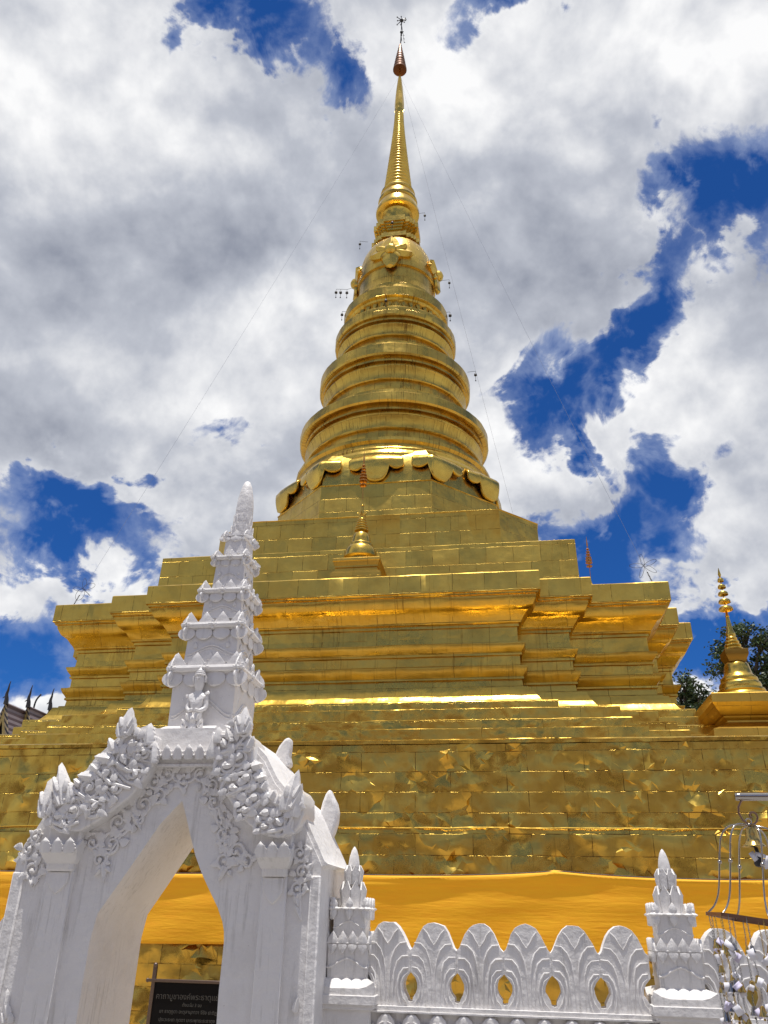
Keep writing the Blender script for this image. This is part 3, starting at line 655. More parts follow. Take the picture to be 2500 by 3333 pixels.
for k in range(n):
    q = k / (n - 1); r = 0.56 * (1 - q) ** 1.55 + 0.30; dz = 0.31 - 0.15 * q
    for t in range(6): pr.append((r * (0.82 + 0.18 * sin(pi * (t + .5) / 6)), z + dz * t / 6))
    z += dz
ZS = z
m = MB(); m.lathe(pr, 40); m.build("spire_rings", GOLD_SMOOTH, stupa, sharp=60)
m = MB(); m.lathe([(0.25, ZS - .02), (0.25, ZS + .2), (0.30, ZS + .5), (0.31, ZS + 1.0), (0.28, ZS + 1.6), (0.22, ZS + 2.5), (0.14, ZS + 3.4), (0.08, 51.45), (0.05, 52.1)], 8)
for k in range(8):
    a = 2 * pi * k / 8; m.leaf((.25 * cos(a), .25 * sin(a), ZS - .05), (cos(a) * .12, sin(a) * .12, 1), (sin(a), -cos(a), 0), .2, .55, .03, .02, 'ogive')
m.build("spire_bud", GOLD_SMOOTH, stupa, sharp=25)
m = MB(); pr = [(0.30, 52.12), (0.41, 52.08)]
for k in range(9):
    q = k / 9; r = 0.41 * (1 - q) ** .9 + .05; z0 = 52.1 + 2.7 * q
    pr += [(r, z0 + .02), (r * .97, z0 + .20), (r * .84, z0 + .27)]
pr += [(0.05, 54.85), (.03, 54.95)]
m.lathe(pr, 24); m.build("finial_umbrella", UMB, stupa, sharp=30)
m = MB(); m.tube([(0, 0, 51.5), (0.02, 0, 54.9), (0.06, 0, 56.2), (0.08, 0, 57.7)], [.045, .045, .035, .03], 6)
for k in range(9):
    a = 2 * pi * k / 9 + .3; e = (0.08 + .42 * cos(a) * (0.7 + .3 * (k % 2)), .1 * sin(2 * a), 57.55 + .42 * sin(a)); m.tube([(0.08, 0, 57.55), e], [.035, .02], 5); m.ball(e, .05, 6)
m.ball((.08, 0, 57.55), .14, 8); m.ball((.07, 0, 56.2), .11, 8); m.ball((.06, 0, 55.9), .07, 8)
m.tube([(.09, 0, 56.9), (.16, 0, 56.3), (.22, 0, 55.6), (.27, 0, 55.0)], .018, 5); m.tube([(.07, 0, 56.9), (.05, 0, 56.0), (.1, .05, 55.3)], .018, 5)
for k in range(4): m.tube([(.16 + .03 * k, 0, 56.3 - .4 * k), (.24 + .03 * k, 0, 56.2 - .4 * k)], .02, 4)
m.build("vane", IRON, stupa)

def sl(x, y, z):                                          # stupa axes -> world
    return Vector((x * CT + y * ST, -x * ST + y * CT, z)) + site(SU, SW, 0)
def su(x, y): return (SU + x, SW + y)

# saffron cloth round the terrace
cloth = thing("cloth_banner", "long saffron orange cloth wrapped along the foot of the golden terrace wall", "cloth", SU, SW - 13.7, 1.0)
ORIG[cloth.name] = (SU, SW - 13.7, 1.0)
ns, nz = 240, 26; vs = []; fs = []
def topz(x):                                              # tied up at intervals, sagging between
    ties = [-12.9, -9.5, -5.6, -1.0, 5.78, 11.6]
    z = 2.56
    for a, b in zip(ties, ties[1:]):
        if a <= x <= b:
            q = (x - a) / (b - a); return 2.60 + (0.03 if a > -2 else 0) * (1 - q) + (0.07 if b == 5.78 else 0) * q ** 3 + (0.07 if a == 5.78 else 0) * (1 - q) ** 3 - 0.075 * math.sin(pi * q) ** .7
    return z
rnd = random.Random(3); ph = [rnd.uniform(0, 6.28) for _ in range(12)]
for i in range(ns):
    x = -12.9 + 25.9 * i / (ns - 1)
    zt = topz(x); zb = 1.05 + 0.03 * sin(x * .5 + 1)
    for j in range(nz):
        t = j / (nz - 1); z = zt + (zb - zt) * t
        fold = 0.030 * math.exp(-((t - .05) / .025) ** 2) + 0.022 * math.exp(-((t - .13 - .02 * sin(x * .9)) / .03) ** 2) + 0.014 * math.exp(-((t - .24 - .05 * sin(x * .6 + 1)) / .05) ** 2)
        fold += 0.012 * sin(t * 17 + .5 * sin(x * .7 + ph[1]) + x * .12) * (1 - t) ** 1.2 + 0.010 * sin(x * 2.1 + t * 7 + ph[2]) + .012 * sin(x * .5 + ph[3]) * t
        if j == 0: fold = -.03
        vs.append((x + SU, SW - 13.70 - fold, z))
for i in range(ns - 1):
    for j in range(nz - 1): fs.append((i * nz + j, (i + 1) * nz + j, (i + 1) * nz + j + 1, i * nz + j + 1))
m = MB(); m.add(vs, fs); o = m.build("cloth", CLOTH, cloth, sharp=180)
md = o.modifiers.new("thickness", 'SOLIDIFY'); md.thickness = 0.004
m = MB(); m.tube([(SU - 12.9 + .5 * k, SW - 13.69, topz(-12.9 + .5 * k) - .005) for k in range(52)], .008, 5); m.build("cord", WIRE, cloth)

# small stupas on the cornice, one over each bay; the rear and left ones are hidden by the stupa itself
def cornice_stupa(x, y, label):
    u, w = su(x, y); zb = 10.955; t = thing("small_stupa", label, "stupa", u, w, zb, "small golden stupas on the cornice")
    def Z(z): return z
    m = MB(); L = []
    for h, z in [(.86, 10.95), (.86, 11.98), (.82, 12.0), (.82, 12.04), (.74, 12.08), (.71, 12.20), (.74, 12.22), (.74, 12.28), (.76, 12.32), (.79, 12.42), (.81, 12.44), (.81, 12.53), (.79, 12.55)]:
        L.append([(u + h, w - h, z), (u + h, w + h, z), (u - h, w + h, z), (u - h, w - h, z)])
    m.loops(L); m.build("pedestal", GOLD_DEEP, t, uv=True, sharp=25)
    m = MB(); m.lathe([(.66, 12.54), (.60, 12.60), (.52, 12.66), (.50, 12.74), (.58, 12.80), (.60, 12.84), (.585, 12.98), (.53, 13.14), (.50, 13.2), (.44, 13.25), (.43, 13.33), (.36, 13.4), (.33, 13.55), (.29, 13.72), (.22, 13.82), (.17, 13.85), (.16, 13.9)], 40, u, w); m.build("bell", GOLD_SMOOTH, t, sharp=28)
    m = MB(); pr = []
    for k in range(6):
        r = .25 - .026 * k; z = 13.88 + .105 * k; pr += [(r * .86, z), (r, z + .025), (r, z + .06), (r * .86, z + .09)]
    m.lathe(pr, 32, u, w); m.build("ring", GOLD_SMOOTH, t)
    m = MB(); m.lathe([(.07, 14.5), (.075, 14.6), (.05, 14.85), (.045, 14.9), (.065, 14.92), (.045, 14.95), (.02, 15.12), (.012, 15.2), (.012, 15.7)], 16, u, w)
    for k in range(8):
        a = pi / 4 * k; m.leaf((u + .11 * cos(a), w + .11 * sin(a), 14.5), (cos(a) * .4, sin(a) * .4, 1), (sin(a), -cos(a), 0), .08, .18, .015, .01, 'ogive')
    m.build("spire", GOLD_SMOOTH, t)
    m = MB(); pr = []
    m.tube([(u, w, 15.1), (u, w, 16.9)], .015, 6)
    for r, z in ((.13, 15.78), (.15, 15.95), (.145, 16.08), (.125, 16.2), (.10, 16.34), (.085, 16.47), (.065, 16.6)):
        m.lathe([(r * .45, z), (r, z - .02), (r * .98, z + .02), (r * .5, z + .05), (.02, z + .06)], 20, u, w)
    m.lathe([(.03, 16.75), (.035, 16.85), (.02, 17.0), (.004, 17.25)], 8, u, w)
    m.build("tiered_umbrella", COPPER, t)
    return t
cornice_stupa(0.17, -8.5, "small gilded stupa on the cornice, in front of the middle of the big tiers")
cornice_stupa(8.85, 0.0, "small stupa on the right cornice, only its red tiered umbrella showing")

# corner stupa on the terrace
u, w = su(11.2, -11.2)
cs = thing("corner_stupa", "golden bell stupa with five umbrella discs, standing on the right corner of the terrace", "stupa", u, w, 5.6)
m = MB(); L = []
for h, z in [(1.15, 5.6), (1.12, 6.05), (.98, 6.10), (.93, 6.14), (.80, 6.22), (.68, 6.27), (.64, 6.30), (.64, 6.34), (.72, 6.40), (.74, 6.44), (.80, 6.46), (.92, 6.58), (.98, 6.68), (1.0, 6.71), (1.02, 6.74), (1.02, 6.96), (1.0, 6.98)]:
    L.append([(u + h, w - h, z), (u + h, w + h, z), (u - h, w + h, z), (u - h, w - h, z)])
m.loops(L); m.build("pedestal", GOLD_DEEP, cs, uv=True, sharp=25)
m = MB(); m.lathe([(.68, 6.96), (.70, 7.02), (.67, 7.10), (.60, 7.16), (.62, 7.2), (.60, 7.26), (.53, 7.30), (.54, 7.38), (.52, 7.44), (.46, 7.48), (.48, 7.52), (.47, 7.58), (.40, 7.64), (.36, 7.7), (.33, 7.85), (.31, 7.95), (.26, 8.02), (.2, 8.06), (.2, 8.1)], 48, u, w); m.build("bell", GOLD_SMOOTH, cs, sharp=40)
m = MB(); L = []
for h, z in [(.22, 8.02), (.24, 8.08), (.25, 8.1), (.29, 8.18), (.30, 8.22), (.30, 8.34), (.25, 8.36)]: L.append([(u + h, w - h, z), (u + h, w + h, z), (u - h, w + h, z), (u - h, w - h, z)])
m.loops(L); m.build("harmika", GOLD_DEEP, cs, sharp=25)
m = MB(); pr = []
for k in range(4):
    r = .25 - .034 * k; z = 8.36 + .1 * k; pr += [(r * .84, z), (r, z + .03), (r, z + .06), (r * .84, z + .09)]
m.lathe(pr, 32, u, w); m.lathe([(.10, 8.74), (.13, 8.8), (.12, 8.87), (.085, 8.95), (.05, 9.3), (.045, 9.34), (.06, 9.36), (.045, 9.39), (.02, 9.55)], 16, u, w); m.build("spire", GOLD_SMOOTH, cs)
m = MB(); m.tube([(u, w, 9.4), (u, w, 10.6)], .016, 6)
for r, z in ((.195, 9.58), (.165, 9.80), (.138, 10.03), (.110, 10.24), (.085, 10.44)):
    m.lathe([(r * .5, z + .02), (r * .97, z - .035), (r * 1.0, z - .03), (r * .97, z + .02), (r * .80, z + .055), (r * .3, z + .07), (.03, z + .075)], 24, u, w)
m.lathe([(.03, 10.56), (.045, 10.62), (.02, 10.75), (.004, 10.84)], 8, u, w); m.build("tiered_umbrella", GOLD_SMOOTH, cs)

# wind bells out on rods
def wind_bells(base, tips, label, size=0.07):
    """base: where the rod enters the gilt skin (stupa axes); tips: where bells hang on it"""
    u, w = su(base[0], base[1]); t = thing("wind_bell", label, "bell", u, w, base[2], "wind bells on rods round the stupa")
    P = [(SU + x, SW + y, z) for x, y, z in [base] + tips]
    m = MB(); m.tube(P, .010, 5)
    m.build("rod", IRON, t)
    for p in P[1:]:
        b = MB(); b.tube([p, (p[0], p[1], p[2] - .12)], .008, 4)
        b.lathe([(size * 1.05, p[2] - .12 - size * 2.0), (size, p[2] - .12 - size * 1.5), (size * .8, p[2] - .12 - size * .7), (size * .45, p[2] - .12 - .02), (.01, p[2] - .12)], 12, p[0], p[1])
        b.tube([(p[0], p[1], p[2] - .12 - size * 2), (p[0], p[1], p[2] - .5 - size)], .01, 4); b.ball((p[0], p[1], p[2] - .52 - size), size * .5, 6)
        b.build("bell", IRON, t)
def polar(r, deg): return (r * cos(R(deg)), r * sin(R(deg)))
def rod(deg, r0, r1, z, label, ddz=0.0, more=(), size=.07):
    a = polar(r0, deg); tips = [(*polar(rr, deg), z + ddz) for rr in (list(more) + [r1])]
    wind_bells((a[0], a[1], z), tips, label, size)
rod(196, 1.70, 2.15, 36.3, "small dark wind bell beside the upper left shoulder of the bell dome")
rod(-2, 1.2, 1.62, 38.6, "small dark wind bell right of the blocks under the spire")
rod(-88, 2.2, 2.45, 35.7, "small dark wind bell above the flower on the dome")
rod(190, 2.1, 3.35, 33.1, "three dark wind bells in a row on one long rod, left of the dome", -.25, (2.75, 3.1), .08)
rod(196, 2.55, 2.95, 31.0, "small dark wind bell close against the leaf band tier at left", size=.075)
rod(0, 2.1, 2.95, 33.3, "dark wind bell on a level rod right of the dome, by the side flower")
rod(0, 2.6, 2.95, 31.0, "dark wind bell hanging from the right end of the leaf band tier", size=.085)
rod(-90, 2.9, 3.45, 29.3, "dark wind bell hanging before the middle of the upper ring tier", size=.075)
rod(-4, 3.8, 4.2, 26.7, "lowest dark wind bell, right of the second ring tier", size=.075)

# guy wires from the spire down to the corners of the cornice
def guy(corner, label, top=51.6, loops=True):
    cx, cy, cz = corner; u, w = su(cx, cy); t = thing("guy_wire", label, "wire", u, w, cz, "guy wires of the spire")
    a = Vector((SU + cx, SW + cy, cz)); b = Vector((SU, SW, top)); d = (b - a).normalized()
    m = MB(); sag = []
    for k in range(25):
        q = k / 24; p = a.lerp(b, q); p.z -= 0.5 * 4 * q * (1 - q) * .5; sag.append(tuple(p))
    m.tube(sag, .0042, 4); m.build("wire", WIRE, t)
    if loops:
        m = MB(); m.ball(a + Vector((0, 0, .05)), .07, 8)
        for k in range(9): m.ball(a + d * (.08 + .055 * k), .028, 5)
        c = a + d * .8
        for k in range(5):
            ax = Vector((cos(k * 1.3 + .4), .3 * sin(k), sin(k * 1.3 + .4))); bx = d.cross(ax).normalized()
            m.tube([tuple(c + ax * (.24 * (1 - cos(2 * pi * i / 16))) * .9 + bx * .13 * sin(2 * pi * i / 16)) for i in range(17)], .006, 4)
        m.build("anchor", IRON, t)
guy((-9.65, -9.65, 10.97), "thin guy wire falling to the left corner of the cornice, coiled at its foot")
guy((9.65, -9.65, 10.97), "thin guy wire falling to the right corner of the cornice, coiled at its foot")
guy((6.6, 4.0, 15.57), "thin guy wire falling behind the octagonal tier at right", loops=False)

# ------------------------------------------------------------------ white gate
GU, GW = -2.80, 7.05
GF, GB = 6.60, 7.55                                       # front and back faces
gate = thing("gate", "white stucco gateway with pointed arch, scrolled gable and tiered tower, in front of golden stupa", "gate", GU, GW, GZ)
prof = [(.30, 3.06), (.56, 2.965), (.75, 2.78), (.86, 2.60), (.93, 2.53), (1.03, 2.455), (1.10, 2.34), (1.16, 2.215), (1.24, 2.07), (1.285, 1.985)]
arch = [(250, 3333), (268, 3204), (293, 3059), (318, 2973), (352, 2925), (405, 2850), (465, 2764), (521, 2683), (570, 2630), (593, 2607), (604, 2650), (618, 2712), (636, 2785), (655, 2838), (673, 2879), (709, 2955), (724, 3000), (729, 3030), (729, 3067), (712, 3226), (700, 3333)]
AR = [SP(x, y, GF) for x, y in arch]
AR[0] = (-3.33, 0.88); AR[-1] = (-2.24, 0.88)
AR = [(-3.34, GZ)] + AR + [(-2.235, GZ)]
outl = [(GU - 1.28, GZ), (GU - 1.28, 1.97)] + [(GU - x, z - .02) for x, z in prof[::-1]] + [(GU + x, z - .02) for x, z in prof] + [(GU + 1.28, 1.97), (GU + 1.28, GZ)]
m = MB(); m.prism(outl + AR[::-1], GF, GB); m.build("gate_wall", WHITE, gate, sharp=30, bevel=0.012)
# roof slabs over both slopes
m = MB()
for sg in (-1, 1):
    top = [(GU + sg * (x + .015), z + .02) for x, z in prof] + [(GU + sg * 1.33, 1.985)]
    bot = [(GU + sg * (x - .03), z - .03) for x, z in prof] + [(GU + sg * 1.25, 1.95)]
    m.prism(top + bot[::-1], GF + .02, GB + .03)
m.build("roof", WHITE, gate, sharp=45, bevel=0.01)

OUT_L = [(700, 130), (660, 112), (600, 112), (545, 125), (520, 190), (470, 240), (430, 290), (375, 330), (330, 385), (300, 432), (268, 420), (240, 380), (205, 385), (185, 430), (190, 480), (215, 540), (280, 565), (360, 560), (430, 522), (500, 472), (580, 412), (650, 332), (700, 245)]
OUT_R = [(958, 130), (1000, 108), (1060, 112), (1110, 115), (1135, 150), (1138, 235), (1175, 280), (1185, 340), (1215, 390), (1245, 432), (1272, 428), (1300, 385), (1345, 365), (1368, 400), (1368, 480), (1340, 550), (1280, 595), (1200, 585), (1120, 532), (1070, 482), (1020, 402), (985, 332), (955, 235)]
def band_outline(side): return [Z2(x, y, BW) for x, y in (OUT_L if side < 0 else OUT_R)]
BW = 6.47
def L2(mb, x0, y0, x1, y1, wpx, w=None, t=.03, ridge=.025, kind='flame', bend=0, curl=0):
    """a leaf from (x0,y0) to (x1,y1) in gable survey coordinates"""
    w = BW if w is None else w
    a = Vector((Z2(x0, y0, w)[0], w, Z2(x0, y0, w)[1])); b = Vector((Z2(x1, y1, w)[0], w, Z2(x1, y1, w)[1])); d = b - a; h = d.length
    side = Vector((d.z, 0, -d.x)).normalized()
    mb.leaf(a, d, side, wpx * .00178, h, t, ridge, kind, bend, curl)
def SC(mb, x, y, rpx, adeg, turns, hand=1, rad=.017, w=None, lead=None, lift=.012):
    w = BW if w is None else w
    mb.scroll(Z2(x, y, w), rpx * .00178, R(adeg), turns, w - .004, rad, hand, 7, Z2(*lead, w) if lead else None, 20, lift)
for side in (-1, 1):
    b = MB(); b.prism(band_outline(side), BW, GF + .25)
    bargeb = b.build("bargeboard", WHITE_GLOSS, gate, sharp=35, bevel=0.014)
    c = MB(); rr = random.Random(5 + side)
    if side < 0:
        flames = [(300, 445, 268, 252, 78, .1), (212, 500, 226, 322, 66, .1), (566, 140, 592, 3, 78, .05), (622, 140, 630, 95, 34, 0), (678, 180, 680, 74, 54, .05), (700, 260, 704, 150, 36, 0)]
        jag = [(520, 200, 500, 148, 34), (505, 240, 436, 228, 40), (450, 290, 420, 262, 34), (425, 320, 360, 312, 40), (372, 352, 345, 330, 30), (335, 408, 325, 348, 36)]
        spir = [(600, 165, 42, 200, 1.3, -1, (690, 205)), (655, 205, 30, 60, 1.2, 1, (540, 190)), (560, 235, 44, 120, 1.4, -1, (680, 250)), (610, 300, 36, 300, 1.2, 1, (500, 260)), (480, 300, 44, 80, 1.4, 1, (600, 320)), (520, 370, 38, 250, 1.2, -1, (420, 320)), (405, 365, 40, 60, 1.4, -1, (520, 390)), (430, 445, 36, 240, 1.3, 1, (350, 400)), (335, 465, 40, 30, 1.4, 1, (430, 470)), (265, 490, 40, 200, 1.5, -1, (340, 420)), (290, 525, 26, 300, 1.2, 1, (220, 500)), (225, 440, 26, 100, 1.2, -1, (250, 520))]
        stems = [[(700, 215), (660, 190), (610, 200), (560, 190)], [(650, 290), (580, 290), (520, 250)], [(590, 370), (500, 345), (440, 290)], [(470, 440), (400, 420), (340, 380)], [(360, 520), (300, 540), (240, 520), (215, 460)]]
    else:
        flames = [(1296, 470, 1352, 283, 84, .1), (1330, 500, 1356, 360, 56, .1), (1098, 130, 1106, 0, 74, -.05), (985, 170, 990, 92, 44, -.05), (1050, 165, 1046, 135, 34, 0), (962, 235, 968, 122, 40, 0), (1045, 150, 1030, 96, 44, 0)]
        jag = [(1120, 190, 1142, 140, 34), (1140, 275, 1182, 262, 34), (1165, 330, 1202, 318, 36), (1185, 375, 1205, 340, 30), (1220, 420, 1242, 380, 34), (1250, 445, 1262, 400, 28)]
        spir = [(1085, 90, 34, 90, 1.4, 1, (1010, 200)), (1010, 165, 36, 300, 1.3, -1, (1100, 190)), (1080, 225, 40, 60, 1.4, 1, (970, 230)), (1020, 265, 40, 200, 1.3, -1, (1130, 250)), (1110, 320, 42, 20, 1.4, 1, (1000, 310)), (1050, 365, 38, 190, 1.3, -1, (1160, 330)), (1145, 410, 40, 20, 1.4, 1, (1040, 400)), (1105, 465, 34, 220, 1.2, -1, (1190, 400)), (1195, 480, 44, 20, 1.4, 1, (1090, 480)), (1190, 540, 30, 200, 1.3, -1, (1260, 480)), (1260, 520, 40, 330, 1.5, 1, (1180, 560)), (1318, 440, 30, 60, 1.2, -1, (1290, 540))]
        stems = [[(955, 230), (1010, 205), (1060, 190), (1110, 130)], [(985, 330), (1060, 310), (1140, 290)], [(1020, 400), (1090, 370), (1170, 350)], [(1070, 470), (1130, 460), (1200, 410)], [(1180, 570), (1240, 560), (1300, 540), (1330, 460)]]
    # every finial: one long leaf with a scroll and two small leaves at its foot
    for f in flames:
        r = MB(); big = f[4] > 60; sg = 1 if side < 0 else -1
        L2(r, *f[:5], w=BW + .03, t=.05, ridge=.035, kind='serr' if not big else 'flame', bend=f[5] * sg, curl=-.12)
        if big:
            dx, dy = f[2] - f[0], f[3] - f[1]
            for q, sc_, o in ((.0, .60, -.62), (.05, .55, .62), (.32, .42, -.5), (.30, .42, .5)):
                x0_, y0_ = f[0] + dx * q + o * f[4] * .35, f[1] + dy * q
                L2(r, x0_, y0_, x0_ + dx * sc_ * .8 + o * f[4] * .55, y0_ + dy * sc_ * .8, f[4] * .42, w=BW + .012, t=.05, ridge=.02, kind='serr', bend=-o * .4, curl=-.1)
            SC(r, f[0] + dx * .12, f[1] + dy * .12, f[4] * .30, 40, 1.3, sg, rad=.015, w=BW - .012)
        r.build("flame_finial", WHITE_GLOSS, gate, sharp=30)
    for f in jag: L2(c, f[0], f[1], f[0] + (f[2] - f[0]) * 1.15, f[1] + (f[3] - f[1]) * 1.15, f[4] * 1.35, w=BW + .02, t=.04, ridge=.025, kind='serr', curl=-.12)
    # ground of overlapping leaves, following the sweep of the band
    poly = [(x, y) for x, y in (OUT_L if side < 0 else OUT_R)]
    def inside(x, y):
        k = False
        for (xa, ya), (xb, yb) in zip(poly, poly[1:] + poly[:1]):
            if (ya > y) != (yb > y) and x < (xb - xa) * (y - ya) / (yb - ya) + xa: k = not k
        return k
    placed = []
    while len(placed) < 16:
        x, y = rr.uniform(185, 700) if side < 0 else rr.uniform(958, 1368), rr.uniform(115, 590)
        if not (inside(x, y) and inside(x + 14, y + 14) and inside(x - 14, y + 14)) or any((x - a) ** 2 + (y - b) ** 2 < 24 ** 2 for a, b in placed):
            if rr.random() < .002: placed.append((x, -999))
            continue
        placed.append((x, y)); a = R(rr.choice([55, 110, 150, 20, 75]) + rr.uniform(-20, 20)); L_ = rr.uniform(36, 56)
        if side < 0: a = pi - a
        L2(c, x - L_ * .4 * cos(a), y + L_ * .4 * sin(a), x + L_ * .6 * cos(a), y - L_ * .6 * sin(a), rr.uniform(24, 34), w=BW, t=.016, ridge=.005, kind=rr.choice(['serr', 'flame', 'serr']), bend=rr.uniform(-.5, .5), curl=-.22)
    for n_, f in enumerate(spir):
        r_ = f[2] * 1.32
        SC(c, f[0], f[1], r_, *f[3:6], rad=.019, lead=f[6], lift=.010)
        for k in range(3):                               # broad leaves fanning off the outside of each scroll
            a = R(f[3]) + f[5] * (-.5 + k * 1.5); x = f[0] + r_ * .72 * cos(a); y = f[1] - r_ * .72 * sin(a)
            L2(c, x, y, x + r_ * .95 * cos(a + f[5] * .9), y - r_ * .95 * sin(a + f[5] * .9), r_ * .72, w=BW - .006, t=.024, ridge=.006, kind='serr', bend=f[5] * .3, curl=-.25)
        a = R(f[3] + 180); L2(c, f[0] - r_ * .3 * cos(a), f[1] + r_ * .3 * sin(a), f[0] + r_ * .5 * cos(a), f[1] - r_ * .5 * sin(a), r_ * .6, w=BW - .012, t=.02, ridge=.012, kind='flame', bend=.2, curl=-.1)
    for st in stems:
        pts = [(*Z2(x, y, BW),) for x, y in st]; c.tube([(p[0], BW - .016, p[1]) for p in pts], [.012, .019, .016, .009][:len(pts)], 7)
    c.build("scroll_carving", WHITE_GLOSS, bargeb, sharp=28)

# lotus rail between the two bands
m = MB(); x0 = Z2(690, 200, 6.50)[0]; x1 = Z2(968, 200, 6.50)[0]; zt = Z2(825, 196, 6.50)[1]; zb = Z2(825, 250, 6.50)[1]
m.box(x0, x1, 6.50, 6.75, zb + .045, zt); m.box(x0, x1, 6.535, 6.75, zb - .01, zb + .045); m.box(x0 + .01, x1 - .01, 6.52, 6.75, zb - .03, zb - .008)
npt = 6
for k in range(npt):
    u = x0 + .03 + (x1 - x0 - .06) * k / (npt - 1)
    m.leaf((u, 6.51, zt - .075), (0, -.12, 1), (1, 0, 0), .088, .125, .02, .02, 'serr', 0, .05)
    if k < npt - 1: m.ball((u + (x1 - x0 - .06) / (npt - 1) / 2, 6.487, zt - .045), .011, 6)
m.build("lotus_rail", WHITE, gate, sharp=35, bevel=.006)
# plinth of the tower
m = MB(); px0, px1 = Z2(690, 120, 6.64)[0], Z2(1066, 120, 6.64)[0]
m.box(GU - .5, GU + .62, 6.70, 7.45, 2.80, 2.94)
m.loops([[(px0 + d, 6.62 + d, z), (px1 - d, 6.62 + d, z), (px1 - d, 7.48 - d, z), (px0 + d, 7.48 - d, z)] for d, z in ((0, 2.935), (0, 2.962), (.035, 2.992), (.04, 3.012), (.012, 3.018), (.012, 3.034), (.075, 3.078), (.09, 3.08))])
m.build("plinth", WHITE, gate, bevel=.012)

# low relief on the wall below the bands: each spray is a carving of its own
RW = GF - .002
def spray(scrolls, leaves, stems):
    m = MB()
    for f in scrolls:
        r_ = f[2] * 1.12
        SC(m, f[0], f[1], r_, *f[3:], rad=.016, w=RW, lift=.008)
        for k in range(4):
            a = R(f[3]) + f[5] * (-.7 + k * 1.2); x = f[0] + r_ * .75 * cos(a); y = f[1] - r_ * .75 * sin(a)
            L2(m, x, y, x + r_ * .9 * cos(a + f[5] * .7), y - r_ * .9 * sin(a + f[5] * .7), r_ * .80, w=RW, t=.016, ridge=.006, kind='serr', bend=f[5] * .3)
    for f in leaves: L2(m, *f, w=RW, t=.014, ridge=.018, kind='serr')
    for st in stems: m.tube([(Z2(x, y, RW)[0], RW - .004, Z2(x, y, RW)[1]) for x, y in st], .013, 6)
    m.build("relief_carving", WHITE, gate, sharp=40)
spray([(760, 300, 40, 60, 1.4, 1), (905, 300, 40, 120, 1.4, -1), (832, 345, 30, 90, 1.0, 1)], [(790, 300, 800, 255, 34), (850, 300, 856, 252, 34), (770, 350, 770, 385, 34), (890, 350, 895, 385, 34)], [[(740, 262), (790, 330), (832, 350), (870, 330), (930, 262)]])
spray([(700, 335, 34, 30, 1.3, -1), (715, 395, 34, 200, 1.3, 1), (650, 440, 46, 60, 1.5, 1), (620, 510, 36, 220, 1.2, -1), (535, 520, 44, 80, 1.5, -1), (505, 620, 48, 40, 1.5, 1), (420, 610, 34, 160, 1.3, -1), (450, 690, 30, 300, 1.2, 1)],
      [(470, 700, 468, 798, 30), (455, 730, 430, 765, 24), (480, 725, 500, 745, 24), (600, 480, 640, 560, 26)], [[(720, 330), (690, 420), (640, 500), (540, 590), (470, 700)], [(505, 640), (440, 640), (420, 610)]])
spray([(955, 350, 34, 120, 1.3, 1), (965, 430, 38, 140, 1.4, -1), (1000, 500, 34, 330, 1.2, 1), (1010, 570, 40, 120, 1.4, -1), (1065, 650, 46, 130, 1.5, 1), (1010, 690, 36, 20, 1.2, -1), (1110, 700, 32, 200, 1.2, -1), (1020, 620, 28, 60, 1.2, 1)],
      [(1010, 730, 985, 788, 28), (1030, 740, 1045, 765, 22), (990, 455, 1010, 540, 26)], [[(940, 340), (950, 430), (980, 520), (1040, 620), (1010, 730)], [(1065, 650), (1100, 690)]])
spray([(135, 640, 40, 200, 1.5, 1), (150, 735, 40, 30, 1.4, -1), (165, 590, 24, 90, 1.2, 1)], [(140, 780, 150, 812, 26)], [[(190, 570), (130, 640), (115, 740), (150, 800)]])
spray([(1352, 660, 32, 60, 1.4, -1), (1360, 745, 34, 220, 1.3, 1), (1340, 815, 30, 30, 1.3, -1)], [(1330, 850, 1345, 905, 26), (1345, 840, 1330, 875, 22), (1330, 890, 1356, 960, 18)], [[(1380, 600), (1372, 700), (1350, 800), (1352, 960)]])
spray([], [(30, 1345, 38, 1268, 28), (40, 1400, 28, 1320, 38), (48, 1425, 52, 1372, 34), (20, 1425, 15, 1372, 30)], [])
spray([], [(1326, 1375, 1345, 1302, 28)], [])

